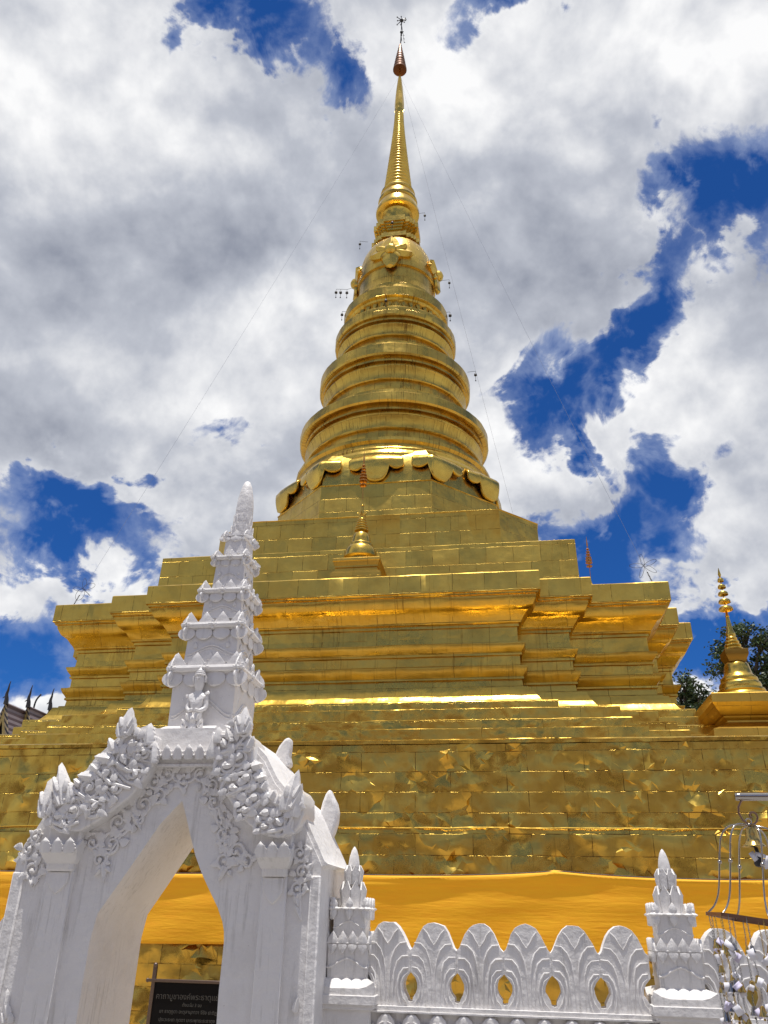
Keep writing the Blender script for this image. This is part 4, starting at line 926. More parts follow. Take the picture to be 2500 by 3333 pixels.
# pilasters with lotus capitals
for (xa, xb, yt, yb, ysh) in ((186, 350, 596, 735, 842), (1156, 1312, 622, 760, 890)):
    ua, ub = Z2(xa, yb, 6.55)[0], Z2(xb, yb, 6.55)[0]; zt, zb = Z2(xa, yt, 6.5)[1], Z2(xa, yb, 6.5)[1]; zs = Z2(xa, ysh, 6.55)[1]
    uc = (ua + ub) / 2; hw = (ub - ua) / 2
    m = MB(); m.box(uc - hw * .74, uc + hw * .74, 6.56, 6.61, GZ, zb)
    pil = m.build("pilaster", WHITE, gate, bevel=.01)
    m = MB(); m.prism([(uc - hw * .55, zb - .01), (uc + hw * .55, zb - .01), (uc + hw * .55, zs + .09), (uc + hw * .35, zs + .045), (uc, zs), (uc - hw * .35, zs + .045), (uc - hw * .55, zs + .09)], 6.545, 6.57); m.build("shield_drop", WHITE, pil, bevel=.006)
    m = MB(); L = []
    for h, d, z in [(.70, .05, zb - .005), (.74, .06, zb + .01), (.74, .06, zb + .05), (.80, .065, zb + .055), (.95, .10, zb + .10), (1.02, .13, zb + .15), (1.0, .125, zb + .185)]:
        L.append([(uc - hw * h, 6.605 - d, z), (uc - hw * h * .75, 6.58 - d, z), (uc + hw * h * .75, 6.58 - d, z), (uc + hw * h, 6.605 - d, z), (uc + hw * h, 6.61, z), (uc - hw * h, 6.61, z)])
    m.loops(L)
    for k in (-1, 0, 1): m.leaf((uc + k * hw * .64, 6.468, zb + .125), (k * .06, -.10, 1), (1, 0, 0), .105, .118, .02, .02, 'serr', 0, .1)
    for k in (-1, 1): m.leaf((uc + k * hw * 1.0, 6.54, zb + .13), (k * .1, -.0, 1), (0, -k, 0), .10, .11, .02, .02, 'serr'); m.ball((uc + k * hw * .33, 6.452, zb + .155), .014, 7)
    m.build("capital", WHITE, pil, sharp=35)
    m = MB(); m.box(uc - hw * .85, uc + hw * .95, 6.515, 6.62, zb + .16, zt + .115); m.build("impost", WHITE, pil, bevel=.01)
# narrow strips along the outer corners
for a, b in ((GU - 1.285, GU - 1.18), (GU + 1.20, GU + 1.284)):
    m = MB(); m.box(a, b, 6.582, 6.64, GZ, 1.90); m.build("corner_strip", WHITE, gate, bevel=.012)

# plain backs of the rear finials
for pts in ([(893, 2470), (912, 2430), (930, 2408), (945, 2400), (949, 2412), (947, 2440), (944, 2462), (950, 2492), (935, 2502)],
            [(1035, 2650), (1046, 2636), (1052, 2612), (1062, 2586), (1076, 2567), (1083, 2585), (1090, 2600), (1098, 2616), (1104, 2645), (1100, 2680), (1090, 2712), (1078, 2738), (1060, 2700)]):
    m = MB(); q = [SP(x, y, 7.5) for x, y in pts]; m.prism(q, 7.45, 7.58); m.build("rear_finial", WHITE, gate, sharp=60, bevel=.035, seg=3)
    q = [(2 * GU - a, z) for a, z in q]; m = MB(); m.prism(q, 7.45, 7.58); m.build("rear_finial", WHITE, gate, sharp=60, bevel=.035, seg=3)

# ---- the tower: five storeys, petal collars and a bud
WCT = 7.05
tiers = [(-2.715, .291, 3.07, .301, 3.50), (-2.708, .250, 3.70, .240, 3.94), (-2.672, .192, 4.15, .186, 4.33), (-2.657, .154, 4.48, .143, 4.69), (-2.640, .113, 4.855, .105, 5.00)]
corn = [(.325, 3.60), (.274, 4.03), (.221, 4.395), (.167, 4.762), (.128, 5.03)]
def four(fn, u):                                          # the same on all four faces: fn gets a map (x along face, out, z) -> point
    for k in range(4):
        c, s = cos(k * pi / 2), sin(k * pi / 2)
        fn(lambda x, o, z: (u + c * x - s * (-o), WCT + s * x + c * (-o), z), Vector((c, s, 0)), Vector((s, -c, 0)))
for i, (u, h0, z0, h1, z1) in enumerate(tiers):
    hc, zc = corn[i]; k = hc / .325
    m = MB(); m.sq(u, WCT, h0, z0 - .03, h1 * .985, zc + .02)
    def arcs(P, sd, out):
        for dz, rad in ((0, .009), (-.03 * k, .006)):
            zz = z0 + (z1 - z0) * .30 + dz
            m.tube([P((q / 8) * h0 * .93, h0 - (h0 - h1) * .3 + .001, zz + (z1 - z0) * .36 * (cos(q / 8 * pi) * .5 + .5) ** .9 - .02) for q in range(-8, 9)], rad * (.6 + .4 * k), 5)
        m.leaf(P(0, h0 - .004, z0 + .0), (0, 0, 1), sd, .07 * k, .10 * k, .006, .006, 'ogive')
        for q in (-1, 1): m.leaf(P(q * h0 * .62, h0 * .985, z0 + (z1 - z0) * .48), (0, 0, 1), sd, .05 * k, .07 * k, .006, .006, 'serr')
    if i < 4: four(arcs, u)
    body = m.build("tower_storey", WHITE_GLOSS, gate, sharp=35)
    m = MB(); roll = .031 * (.5 + .5 * k)
    if i < 4: m.sq(u, WCT, hc - .02, zc - .05 * k, hc - .012, zc + .045 * k)
    else: m.sq(u, WCT, hc - .025, zc - .03, hc - .02, zc + .02)
    def trim(P, sd, out):
        if i < 4:
            m.tube([P(x, hc - .004, zc) for x in (-hc, -hc * .5, 0, hc * .5, hc)], roll, 8)
            for x, s_ in ((0, 1.25), (-hc * .96, 1.1), (hc * .96, 1.1)):
                for a in range(4): m.leaf(P(x, hc + roll * .8, zc), Vector(sd) * cos(a * pi / 2 + .78) + Vector((0, 0, 1)) * sin(a * pi / 2 + .78), Vector(sd) * -sin(a * pi / 2 + .78) + Vector((0, 0, 1)) * cos(a * pi / 2 + .78), roll * 1.5, roll * 1.9 * s_, .012, .012, 'ogive') if False else None
                m.ball(P(x, hc + roll * .75, zc), roll * .75, 8)
                for a in range(4):
                    dx, dz = cos(a * pi / 2), sin(a * pi / 2); m.ball(P(x + dx * roll * 1.05, hc + roll * .55, zc + dz * roll * 1.05), roll * .62, 6)
        nu = 4 if i < 3 else (3 if i < 4 else 3); L = .13 * k + .015
        for j in range(nu):                               # upright leaves
            x = (-1 + 2 * j / (nu - 1)) * hc * .86
            m.leaf(P(x, hc - .028, zc + (.012 if i < 4 else -.01)), Vector(out) * .02 + Vector((0, 0, 1)), sd, 2 * hc * .86 / (nu - 1) * 1.0, L, .014, .010, 'tri', 0, .02)
        nd = 3 if i < 4 else 3
        for j in range(nd + (1 if i < 4 else 0)):         # hanging leaves
            n2 = nd if i < 4 else nd - 1
            x = (-1 + 2 * j / n2) * hc * .93
            m.leaf(P(x, hc - .03, zc - .025 * k), Vector(out) * .05 + Vector((0, 0, -1)), -Vector(sd), 2 * hc * .9 / n2 * .99, .135 * k + .01, .014, .012, 'leafy', 0, .05)
    four(trim, u)
    m.build("tower_cornice", WHITE_GLOSS, body, sharp=35)
m = MB(); u = -2.630
for (r, z0, z1, n) in ((.118, 4.98, 5.17, 11), (.098, 5.10, 5.30, 10)):
    m.lathe([(r * .88, z0), (r * .96, z1 - .03)], 20, u, WCT)
    for k in range(n):
        a = 2 * pi * k / n - pi / 2 + .15; m.leaf((u + r * .9 * cos(a), WCT + r * .9 * sin(a), z0), (.12 * cos(a), .12 * sin(a), 1), (sin(a), -cos(a), 0), 2 * pi * r / n * 1.02, z1 - z0, .008, .008, 'ogive', 0, .07)
m.build("petal_collar", WHITE, gate, sharp=35)
m = MB(); m.lathe([(.088, 5.16), (.090, 5.3), (.089, 5.38), (.080, 5.48), (.066, 5.57), (.048, 5.645), (.028, 5.69), (.008, 5.703)], 20, -2.625, WCT); m.build("bud", WHITE, gate, sharp=60)

# praying figure in front of the lowest storey, on a leaf bracket
fu, fw = SP(636, 2330, 6.70)[0], 6.715
def skin(name, nodes, edges, material, parent, sub=2):
    o3 = ORIG[parent.name]
    me = bpy.data.meshes.new(name); me.from_pydata([(a - o3[0], b - o3[1], c - o3[2]) for a, b, c, r in nodes], edges, [])
    ob = bpy.data.objects.new(name, me); COL.objects.link(ob); ob.parent = parent; ORIG[ob.name] = o3; me.materials.append(material)
    ob.modifiers.new("skin", 'SKIN'); lay = me.skin_vertices[0] if me.skin_vertices else None
    if lay is None:
        bm = bmesh.new(); bm.from_mesh(me); bm.verts.layers.skin.verify(); bm.to_mesh(me); bm.free(); lay = me.skin_vertices[0]
    for i, nd in enumerate(nodes):
        r = nd[3] if isinstance(nd[3], tuple) else (nd[3], nd[3]); lay.data[i].radius = r
    lay.data[0].use_root = True
    sb = ob.modifiers.new("smooth", 'SUBSURF'); sb.levels = sub; sb.render_levels = sub
    return ob
zz = lambda y: SP(636, y, 6.70)[1]
zH, zN, zSh, zW, zB = zz(2210), zz(2250), zz(2262), zz(2322), zz(2380)
N = [(fu, fw, zW - .02, .058), (fu, fw - .005, (zW + zSh) / 2, .066), (fu, fw - .003, zSh - .012, (.068, .050)), (fu, fw - .006, zN, .021), (fu, fw - .012, zN + .03, .044), (fu, fw - .014, zH, .053), (fu, fw - .008, zH + .035, .042),
     (fu - .070, fw, zSh - .016, .032), (fu - .083, fw - .008, zW + .045, .026), (fu - .040, fw - .060, zW + .010, .016), (fu - .012, fw - .082, zW + .026, .014),
     (fu + .070, fw, zSh - .016, .032), (fu + .083, fw - .008, zW + .045, .026), (fu + .040, fw - .060, zW + .010, .016), (fu + .012, fw - .082, zW + .026, .014),
     (fu, fw - .005, zB + .02, .050)]
Ed = [(0, 1), (1, 2), (2, 3), (3, 4), (4, 5), (5, 6), (2, 7), (7, 8), (8, 9), (9, 10), (2, 11), (11, 12), (12, 13), (13, 14), (0, 15)]
fig = skin("praying_figure", N, Ed, WHITE_GLOSS, gate); fig['label'] = "small white praying figure in relief with a pointed crown"
m = MB(); m.lathe([(.052, zH + .020), (.056, zH + .032), (.048, zH + .038), (.049, zH + .052), (.040, zH + .058), (.040, zH + .070), (.026, zH + .080), (.018, zH + .095), (.006, zH + .125)], 16, fu, fw - .010)
for s_ in (-1, 1): m.leaf((fu + s_ * .054, fw - .014, zH - .035), (s_ * .1, 0, 1), (1, 0, 0), .022, .06, .012, .004, 'leafy')
m.build("crown", WHITE_GLOSS, fig, sharp=35)
for s_ in (-1, 1):
    m = MB(); m.ball((fu + s_ * .016, fw - .062, zH + .002), .0085, 6, (1.4, .6, .6)); m.build("eye", WHITE_GLOSS, fig)
    m = MB(); m.leaf((fu + s_ * .066, fw - .01, zSh - .01), (s_ * .9, 0, .5), (0, -1, 0), .05, .05, .02, .01, 'flame'); m.build("shoulder_wing", WHITE_GLOSS, fig)
m = MB(); m.ball((fu, fw - .068, zH - .010), .010, 6, (.8, 1, 1.6)); m.build("nose", WHITE_GLOSS, fig)
m = MB(); m.ball((fu, fw - .062, zH - .028), .010, 6, (1.5, .6, .5)); m.build("mouth", WHITE_GLOSS, fig)
m = MB()
for k, (x, z, a, wd, L) in enumerate([(0, zB + .06, 180, .075, .12), (-.05, zB + .03, -35, .055, .085), (.05, zB + .03, 35, .055, .085), (-.03, zB + .085, -30, .05, .075), (.03, zB + .085, 30, .05, .075), (0, zB + .05, 0, .06, .075), (-.062, zB - .02, -25, .06, .085), (.062, zB - .02, 25, .06, .085), (0, zB - .03, 180, .09, .10), (-.03, zW - .01, 160, .05, .08), (.03, zW - .01, 200, .05, .08)]):
    m.leaf((fu + x, fw - .045, z), (sin(R(a)), -.15, cos(R(a))), (cos(R(a)), 0, -sin(R(a))), wd, L, .014, .014, 'serr', 0, .15)
m.box(fu - .06, fu + .06, fw - .03, fw + .06, zB - .07, zB + .04)
m.build("leaf_bracket", WHITE_GLOSS, fig, sharp=35)

# ------------------------------------------------------------------ lantern pillars of the wall
def spikes(m, u, w, h, z, n, L, wd, down=False, lean=.10, kind='tri'):
    for k in range(4):
        c, s = cos(k * pi / 2), sin(k * pi / 2); sd = Vector((c, s, 0)); out = Vector((s, -c, 0))
        for j in range(n):
            x = (-1 + 2 * (j + .5) / n) * h
            P = Vector((u, w, z)) + sd * x + out * h
            m.leaf(P, out * lean + Vector((0, 0, -1 if down else 1)), -sd if down else sd, wd, L, .012, .012, kind)
def pillar(u, w, label):
    t = thing("wall_pillar", label, "pillar", u, w, GZ, "lantern pillars of the white wall")
    m = MB(); m.sq(u, w, .186, GZ, .186, 1.008); m.leaf((u, w - .184, .78), (0, 0, 1), (1, 0, 0), .05, .12, .01, .012, 'ogive')
    m.sq(u, w, .215, 1.004, .215, 1.037); m.build("shaft", WHITE, t, bevel=.006)
    m = MB(); m.sq(u, w, .236, 1.035, .236, 1.098); m.build("slab", WHITE, t, bevel=.005)
    m = MB(); L = []                                      # tray with upturned corners
    def ring(h, zm, zc, n=8):
        o = []
        for k in range(4):
            c, s = cos(k * pi / 2), sin(k * pi / 2)
            for j in range(n):
                x = -1 + 2 * j / n; z = zm + (zc - zm) * max(0, (abs(x) - .45) / .55) ** 2.0
                o.append((u + c * x * h + s * h, w + s * x * h - c * h, z))
        return o
    m.loops([ring(.224, 1.097, 1.097), ring(.222, 1.142, 1.185), ring(.216, 1.146, 1.188), ring(.150, 1.206, 1.208)], True, True); m.build("tray", WHITE, t, sharp=30)
    m = MB(); m.sq(u, w, .152, 1.195, .159, 1.44)
    def fac(h, zc, amp, rad):
        for k in range(4):
            c, s = cos(k * pi / 2), sin(k * pi / 2)
            pts = [(u + c * x * h + s * (h - .002), w + s * x * h - c * (h - .002), zc + amp * (cos(x * pi) * .5 + .5)) for x in [q / 8 for q in range(-8, 9)]]
            m.tube(pts, rad, 6)
    fac(.156, 1.275, .062, .010)
    m.build("lower_lantern", WHITE, t, sharp=30)
    m = MB(); m.sq(u, w, .162, 1.415, .162, 1.435)
    for k in range(4):
        c, s = cos(k * pi / 2), sin(k * pi / 2); m.tube([(u + c * x * .166 + s * .164, w + s * x * .166 - c * .164, 1.442) for x in (-1, -.3, .3, 1)], .0085, 8)
    spikes(m, u, w, .157, 1.44, 4, .088, .080, lean=.04, kind='spade'); spikes(m, u, w, .158, 1.432, 4, .070, .068, True, .10, 'spade'); m.build("leaf_cornice", WHITE, t, sharp=30)
    m = MB(); m.sq(u, w, .122, 1.43, .128, 1.685); fac_ = 0
    for k in range(4):
        c, s = cos(k * pi / 2), sin(k * pi / 2); h = .125
        m.tube([(u + c * x * h + s * (h - .001), w + s * x * h - c * (h - .001), 1.545 + .05 * (cos(x * pi) * .5 + .5)) for x in [q / 8 for q in range(-8, 9)]], .007, 6)
    m.build("upper_lantern", WHITE, t, sharp=30)
    m = MB(); m.sq(u, w, .132, 1.668, .132, 1.69)
    for k in range(4):
        c, s = cos(k * pi / 2), sin(k * pi / 2); sd = Vector((c, s, 0)); out = Vector((s, -c, 0))
        for x in (-.97, 0, .97):
            P = Vector((u, w, 1.682)) + sd * x * .132 + out * .132
            m.leaf(P + Vector((0, 0, .008)), (0, 0, 1), sd, .062, .076, .016, .012, 'flame'); m.leaf(P - Vector((0, 0, .008)), (0, 0, -1), -sd, .058, .074, .016, .012, 'flame'); m.leaf(P, sd, Vector((0, 0, -1)), .040, .05, .014, .012, 'flame'); m.leaf(P, -sd, Vector((0, 0, 1)), .040, .05, .014, .012, 'flame'); m.ball(P + out * .018, .014, 8)
        m.tube([tuple(Vector((u, w, 1.684)) + sd * x * .132 + out * .131) for x in (-1, 0, 1)], .008, 6)
    m.build("flower_cornice", WHITE, t, sharp=30)
    for r0, r1, z0, z1 in ((.078, .098, 1.68, 1.875), (.056, .076, 1.86, 2.0)):
        m = MB(); m.lathe([(r0, z0), (r1 * .86, z1 - .05)], 16, u, w)
        for k in range(8):
            a = 2 * pi * k / 8 + pi / 8; L = z1 - z0; ww = 2 * pi * r0 / 8
            P = Vector((u + r0 * .95 * cos(a), w + r0 * .95 * sin(a), z0)); up = Vector((cos(a) * .13, sin(a) * .13, 1)).normalized(); sd = Vector((sin(a), -cos(a), 0))
            o = -up.cross(sd)
            q = [P - sd * ww * .5, P + sd * ww * .5, P + sd * ww * .66 + up * (L * .72), P + up * (L * 1.03) + o * .026, P - sd * ww * .66 + up * (L * .72)]
            inn = [x - o * .014 for x in q]; m.add([tuple(x) for x in q + inn], [(0, 1, 2, 3, 4), (9, 8, 7, 6, 5)] + [(i, i + 5, (i + 1) % 5 + 5, (i + 1) % 5) for i in range(5)])
        m.build("petal_crown", WHITE, t, sharp=25)
    m = MB(); m.lathe([(.040, 1.94), (.047, 1.98), (.046, 2.02), (.038, 2.07), (.024, 2.115), (.010, 2.14), (.002, 2.148)], 16, u, w); m.build("bud", WHITE, t, sharp=60)
    return t
PW = 7.10
pl = pillar(-1.357, PW, "white lantern pillar right beside the gateway")
pr_ = copy_tree(pl); pr_.location = site(1.117, PW, GZ); pr_['label'] = "white lantern pillar behind the chains of little bells"; ORIG[pr_.name] = (1.117, PW, GZ)

# ------------------------------------------------------------------ white wall with leaf battlements
def wall(u0, u1, centres, label):
    wf, wb = 7.02, 7.20
    t = thing("battlement_wall", label, "wall", (u0 + u1) / 2, 7.1, GZ, "lengths of the white wall")
    m = MB(); m.box(u0, u1, wf + .02, wb - .02, GZ, .985); m.box(u0, u1, wf - .035, wb + .02, .985, 1.0); m.box(u0, u1, wf - .025, wb + .01, 1.0, 1.03)
    n = int((u1 - u0) / .097)
    for k in range(n):
        uu = u0 + (k + .5) * (u1 - u0) / n
        if k % 2 == 0:
            m.leaf((uu, wf + .012, .80), (0, -.03, 1), (1, 0, 0), .15, .19, .03, .016, 'leafy')
            for s_ in (-1, 1): m.tube([(uu + s_ * .012, wf - .032, .93), (uu + s_ * .045, wf - .03, .915), (uu + s_ * .06, wf - .028, .87), (uu + s_ * .06, wf - .024, .8)], .006, 5)
        else: m.leaf((uu, wf + .016, .80), (0, -.02, 1), (1, 0, 0), .09, .13, .012, .01, 'ogive')
    m.build("wall_base", WHITE, t, bevel=.004)
    half = [(.178, 1.025), (.178, 1.058), (.160, 1.062), (.156, 1.088), (.136, 1.118), (.123, 1.150), (.123, 1.182), (.140, 1.218), (.163, 1.242), (.178, 1.258), (.178, 1.405), (.158, 1.425), (.138, 1.47), (.112, 1.525), (.080, 1.568), (.040, 1.590), (0, 1.596)]
    for i, c in enumerate(centres):
        m = MB(); J = lambda a: random.uniform(-a, a)
        pts = [(c + x + (J(.004) if 0 < k < 16 and x < .17 else 0), z + (J(.006) if k > 10 else J(.003) if 0 < k else 0)) for k, (x, z) in enumerate(half)] + [(c - x - (J(.004) if 0 < k < 16 and x < .17 else 0), z + (J(.006) if k > 10 else J(.003) if 0 < k else 0)) for k, (x, z) in reversed(list(enumerate(half))[:-1])]
        m.prism(pts, wf + J(.004), wb - .02)
        for s_ in (-1, 1):
            for path, rad in (([(.0, 1.435), (.030, 1.475), (.052, 1.515), (.082, 1.545)], .0065), ([(.012, 1.05), (.014, 1.25), (.028, 1.34), (.055, 1.405), (.095, 1.445), (.145, 1.452)], .0075),
                              ([(.045, 1.06), (.052, 1.18), (.058, 1.26), (.080, 1.325), (.115, 1.358), (.168, 1.362)], .0075), ([(.100, 1.045), (.082, 1.09), (.080, 1.17), (.094, 1.235), (.125, 1.275), (.165, 1.28)], .0085), ([(.150, 1.050), (.118, 1.085), (.104, 1.13), (.108, 1.19), (.125, 1.225), (.16, 1.252)], .0075)):
                jx, jz = J(.005), J(.007); kk = random.uniform(.8, 1.2)
                m.tube([(c + s_ * (x + jx + J(.002)), wf - .001 + J(.002), z + jz + J(.002)) for x, z in path], [rad * kk * f for f in (.6, .9, 1.05, 1.0, .9, .6)][:len(path)], 6)
        m.build("battlement_leaf", WHITE, t, sharp=35, bevel=.012, seg=3)
    return t
CC = [-1.409 + .3565 * k for k in range(8)]
wall(-1.50, 1.05, CC[1:7], "white wall with six leaf battlements between the two lantern pillars")
wall(1.20, 3.4, [CC[1] + .3565 * 7, CC[1] + .3565 * 8, CC[1] + .3565 * 9, CC[1] + .3565 * 10, CC[1] + .3565 * 11], "white battlement wall behind the hanging chains, right of the second lantern pillar")
wall(-5.6, -4.09, [-4.27 - .3565 * k for k in range(4)], "short stretch of white wall left of the gateway, at the frame edge")

# ------------------------------------------------------------------ prayer board behind the gate
PLW = 19.3; pu0 = SP(633.5, 3195, PLW)[0]; pz1 = SP(633, 3195, PLW)[1]
board = thing("prayer_board", "black stone board with grey Thai lettering in a dark frame, seen through the arch", "sign", pu0, PLW, GZ)
m = MB(); m.box(pu0 - .90, pu0 + .90, PLW, PLW + .04, GZ + .05, pz1 - .03); m.build("panel", GRANITE, board)
m = MB()
for a, b, c, d in ((-1.08, 1.08, pz1 - .03, pz1 + .03), (-.98, -.90, GZ, pz1 + .27), (.90, .98, GZ, pz1 + .27), (-.90, .90, GZ, GZ + .06)): m.box(pu0 + a, pu0 + b, PLW - .04 + (0.01 if a > -1 else 0), PLW + .05, c, d)
for s_ in (-1, 1): m.ball((pu0 + s_ * .94, PLW, pz1 + .29), .055, 10)
m.ball((pu0 - 1.08, PLW, pz1), .045, 8)
m.build("frame", FRAME, board, bevel=.008)
def text(body, size, x, z, parent):
    cu = bpy.data.curves.new("inscription", 'FONT'); cu.body = body; cu.size = size; cu.align_x = 'CENTER'; cu.extrude = .003
    ob = bpy.data.objects.new("tmp", cu); COL.objects.link(ob); dg = bpy.context.evaluated_depsgraph_get()
    me = bpy.data.meshes.new_from_object(ob.evaluated_get(dg)); bpy.data.objects.remove(ob)
    o3 = ORIG[parent.name]; o = bpy.data.objects.new("inscription", me); COL.objects.link(o); o.parent = parent; o.rotation_euler = (R(90), 0, 0); o.location = (x - o3[0], PLW - .006 - o3[1], z - o3[2]); me.materials.clear(); me.materials.append(LETTER)
    return o
text("คาถาบูชาองค์พระธาตุแช่แห้ง", .150, pu0, SP(620, 3254, PLW)[1], board)
text("ตั้งนะโม 3 จบ", .085, pu0, SP(620, 3277, PLW)[1], board)
text("ยา ธาตุภูตา อะตุลานุภาวา จีรัง ปะติฏฐิตา", .092, pu0, SP(620, 3300, PLW)[1], board)
text("ปุระวะระเท กุตตา มะระพุทธะธะธาตุง จิรัง", .092, pu0, SP(620, 3327, PLW)[1], board)

# ------------------------------------------------------------------ bell rack at the right
QW = 5.2
hub = Vector((1.322, QW, 2.13)); tilt = R(8.2)
rail = thing("steel_rail", "polished steel rail with rounded end, above the hanging bell frame", "rail", 2.2, QW, GZ)
m = MB(); m.tube([(1.270, QW, 2.288), (1.276, QW, 2.288), (1.30, QW, 2.288), (2.9, QW, 2.288)], [.016, .021, .022, .022], 20); m.tube([(2.88, QW, 2.288), (2.88, QW, GZ)], .025, 16); m.build("tube", STEEL, rail, sharp=50)
fr = thing("bell_frame", "hanging cage of bent steel rods with a hexagonal rail", "frame", hub.x, QW, hub.z)
def FT(x, y, z):                                          # frame coordinates (below the hub), hung a little askew
    return (hub.x + x * cos(tilt) + z * sin(tilt), QW + y, hub.z - x * sin(tilt) + z * cos(tilt))
m = MB()                                                  # scroll hook
pts = [(.10, .155), (.06, .168), (.01, .158), (-.03, .135), (-.052, .10), (-.055, .065), (-.040, .03), (-.012, .008), (.015, .006), (.036, .022), (.044, .045), (.040, .062), (.028, .072), (.014, .072), (.004, .064), (.002, .052), (.008, .044), (.015, .046)]
m.tube([(hub.x + a + .01, QW, hub.z + b) for a, b in pts], .0058, 8); m.build("scroll_hook", STEEL_DK, fr)
angs = [188 - 68 + 60 * k for k in range(6)]
prof_r = [(0.005, 0), (.06, -.001), (.105, -.012), (.138, -.042), (.157, -.09), (.163, -.16), (.166, -.24), (.168, -.30), (.172, -.36), (.180, -.405), (.20, -.452), (.235, -.492)]
def smooth(P, n=4):
    out = []
    for i in range(len(P) - 1):
        p0 = P[max(i - 1, 0)]; p1 = P[i]; p2 = P[i + 1]; p3 = P[min(i + 2, len(P) - 1)]
        for k in range(n):
            t = k / n; out.append(tuple(.5 * (2 * b + (c - a) * t + (2 * a - 5 * b + 4 * c - d) * t * t + (3 * b - a - 3 * c + d) * t ** 3) for a, b, c, d in zip(p0, p1, p2, p3)))
    return out + [tuple(P[-1])]
HEX = [math.asin(1)] and [R(a) for a in (158, 218, 278, 338, 38, 98)]
for a in HEX:
    m = MB(); P = smooth([FT(r * cos(a), r * sin(a), z) for r, z in prof_r]); m.tube(P, .0050, 10); p = FT(.164 * cos(a), .164 * sin(a), -.215)
    m.ball(p, .0125, 10); m.build("rod", STEEL, fr)
m = MB(); m.ball(hub + Vector((0, 0, .002)), .013, 10); m.tube([tuple(hub + Vector((.016 * cos(k), 0, .022 + .016 * sin(k)))) for k in [j * .524 for j in range(13)]], .004, 6); m.build("hub", STEEL, fr)
m = MB(); H = [FT(.237 * cos(a), .237 * sin(a), -.495) for a in HEX]
for a, b in zip(H, H[1:] + H[:1]):
    A, B = Vector(a), Vector(b); d = (B - A).normalized(); n_ = Vector((0, 0, 1)).cross(d).normalized(); up = d.cross(n_)
    q = []
    for P in (A - d * .006, B + d * .006): q.append([tuple(P + n_ * i * .004 + up * j * .009) for i, j in ((-1, -1), (1, -1), (1, 1), (-1, 1))])
    m.loops(q)
m.build("hexagonal_rail", STEEL_DK, fr)
bb = thing("brass_bell", "brass bell with a dark clapper, hung in the top of the steel cage", "bell", hub.x, QW, hub.z - .11)
m = MB(); bu, bw, bz = hub.x + .006, QW, hub.z
m.lathe([(.012, bz - .006), (.026, bz - .010), (.031, bz - .022), (.034, bz - .05), (.037, bz - .072), (.043, bz - .086), (.054, bz - .099), (.064, bz - .108), (.066, bz - .113), (.058, bz - .113), (.04, bz - .09), (.02, bz - .03)], 32, bu, bw, cap=False); m.build("bell", BRASS, bb, sharp=50)
m = MB(); m.tube([(bu, bw, bz - .03), (bu + .004, bw, bz - .13)], .005, 6); m.lathe([(.006, bz - .115), (.010, bz - .13), (.014, bz - .155), (.024, bz - .18), (.028, bz - .20), (.022, bz - .215), (.006, bz - .22)], 14, bu + .012, bw); m.build("clapper", IRON, bb)
m = MB()
for (dx, dz, w_, h_, an, tw) in ((-.018, -.165, .034, .05, 30, .5), (.016, -.158, .05, .022, -20, -.4), (.040, -.205, .034, .05, 15, .3), (.046, -.19, .02, .06, -10, .8)):
    c, s = cos(R(an)), sin(R(an)); m.add([(bu + dx + (x * c - z * s), bw - .03 + tw * x, bz + dz + (x * s + z * c)) for x, z in ((-w_ / 2, -h_ / 2), (w_ / 2, -h_ / 2), (w_ / 2, h_ / 2), (-w_ / 2, h_ / 2))], [(0, 1, 2, 3)])
o = m.build("paper_tag", PAPER, bb); md = o.modifiers.new("thickness", 'SOLIDIFY'); md.thickness = .0012

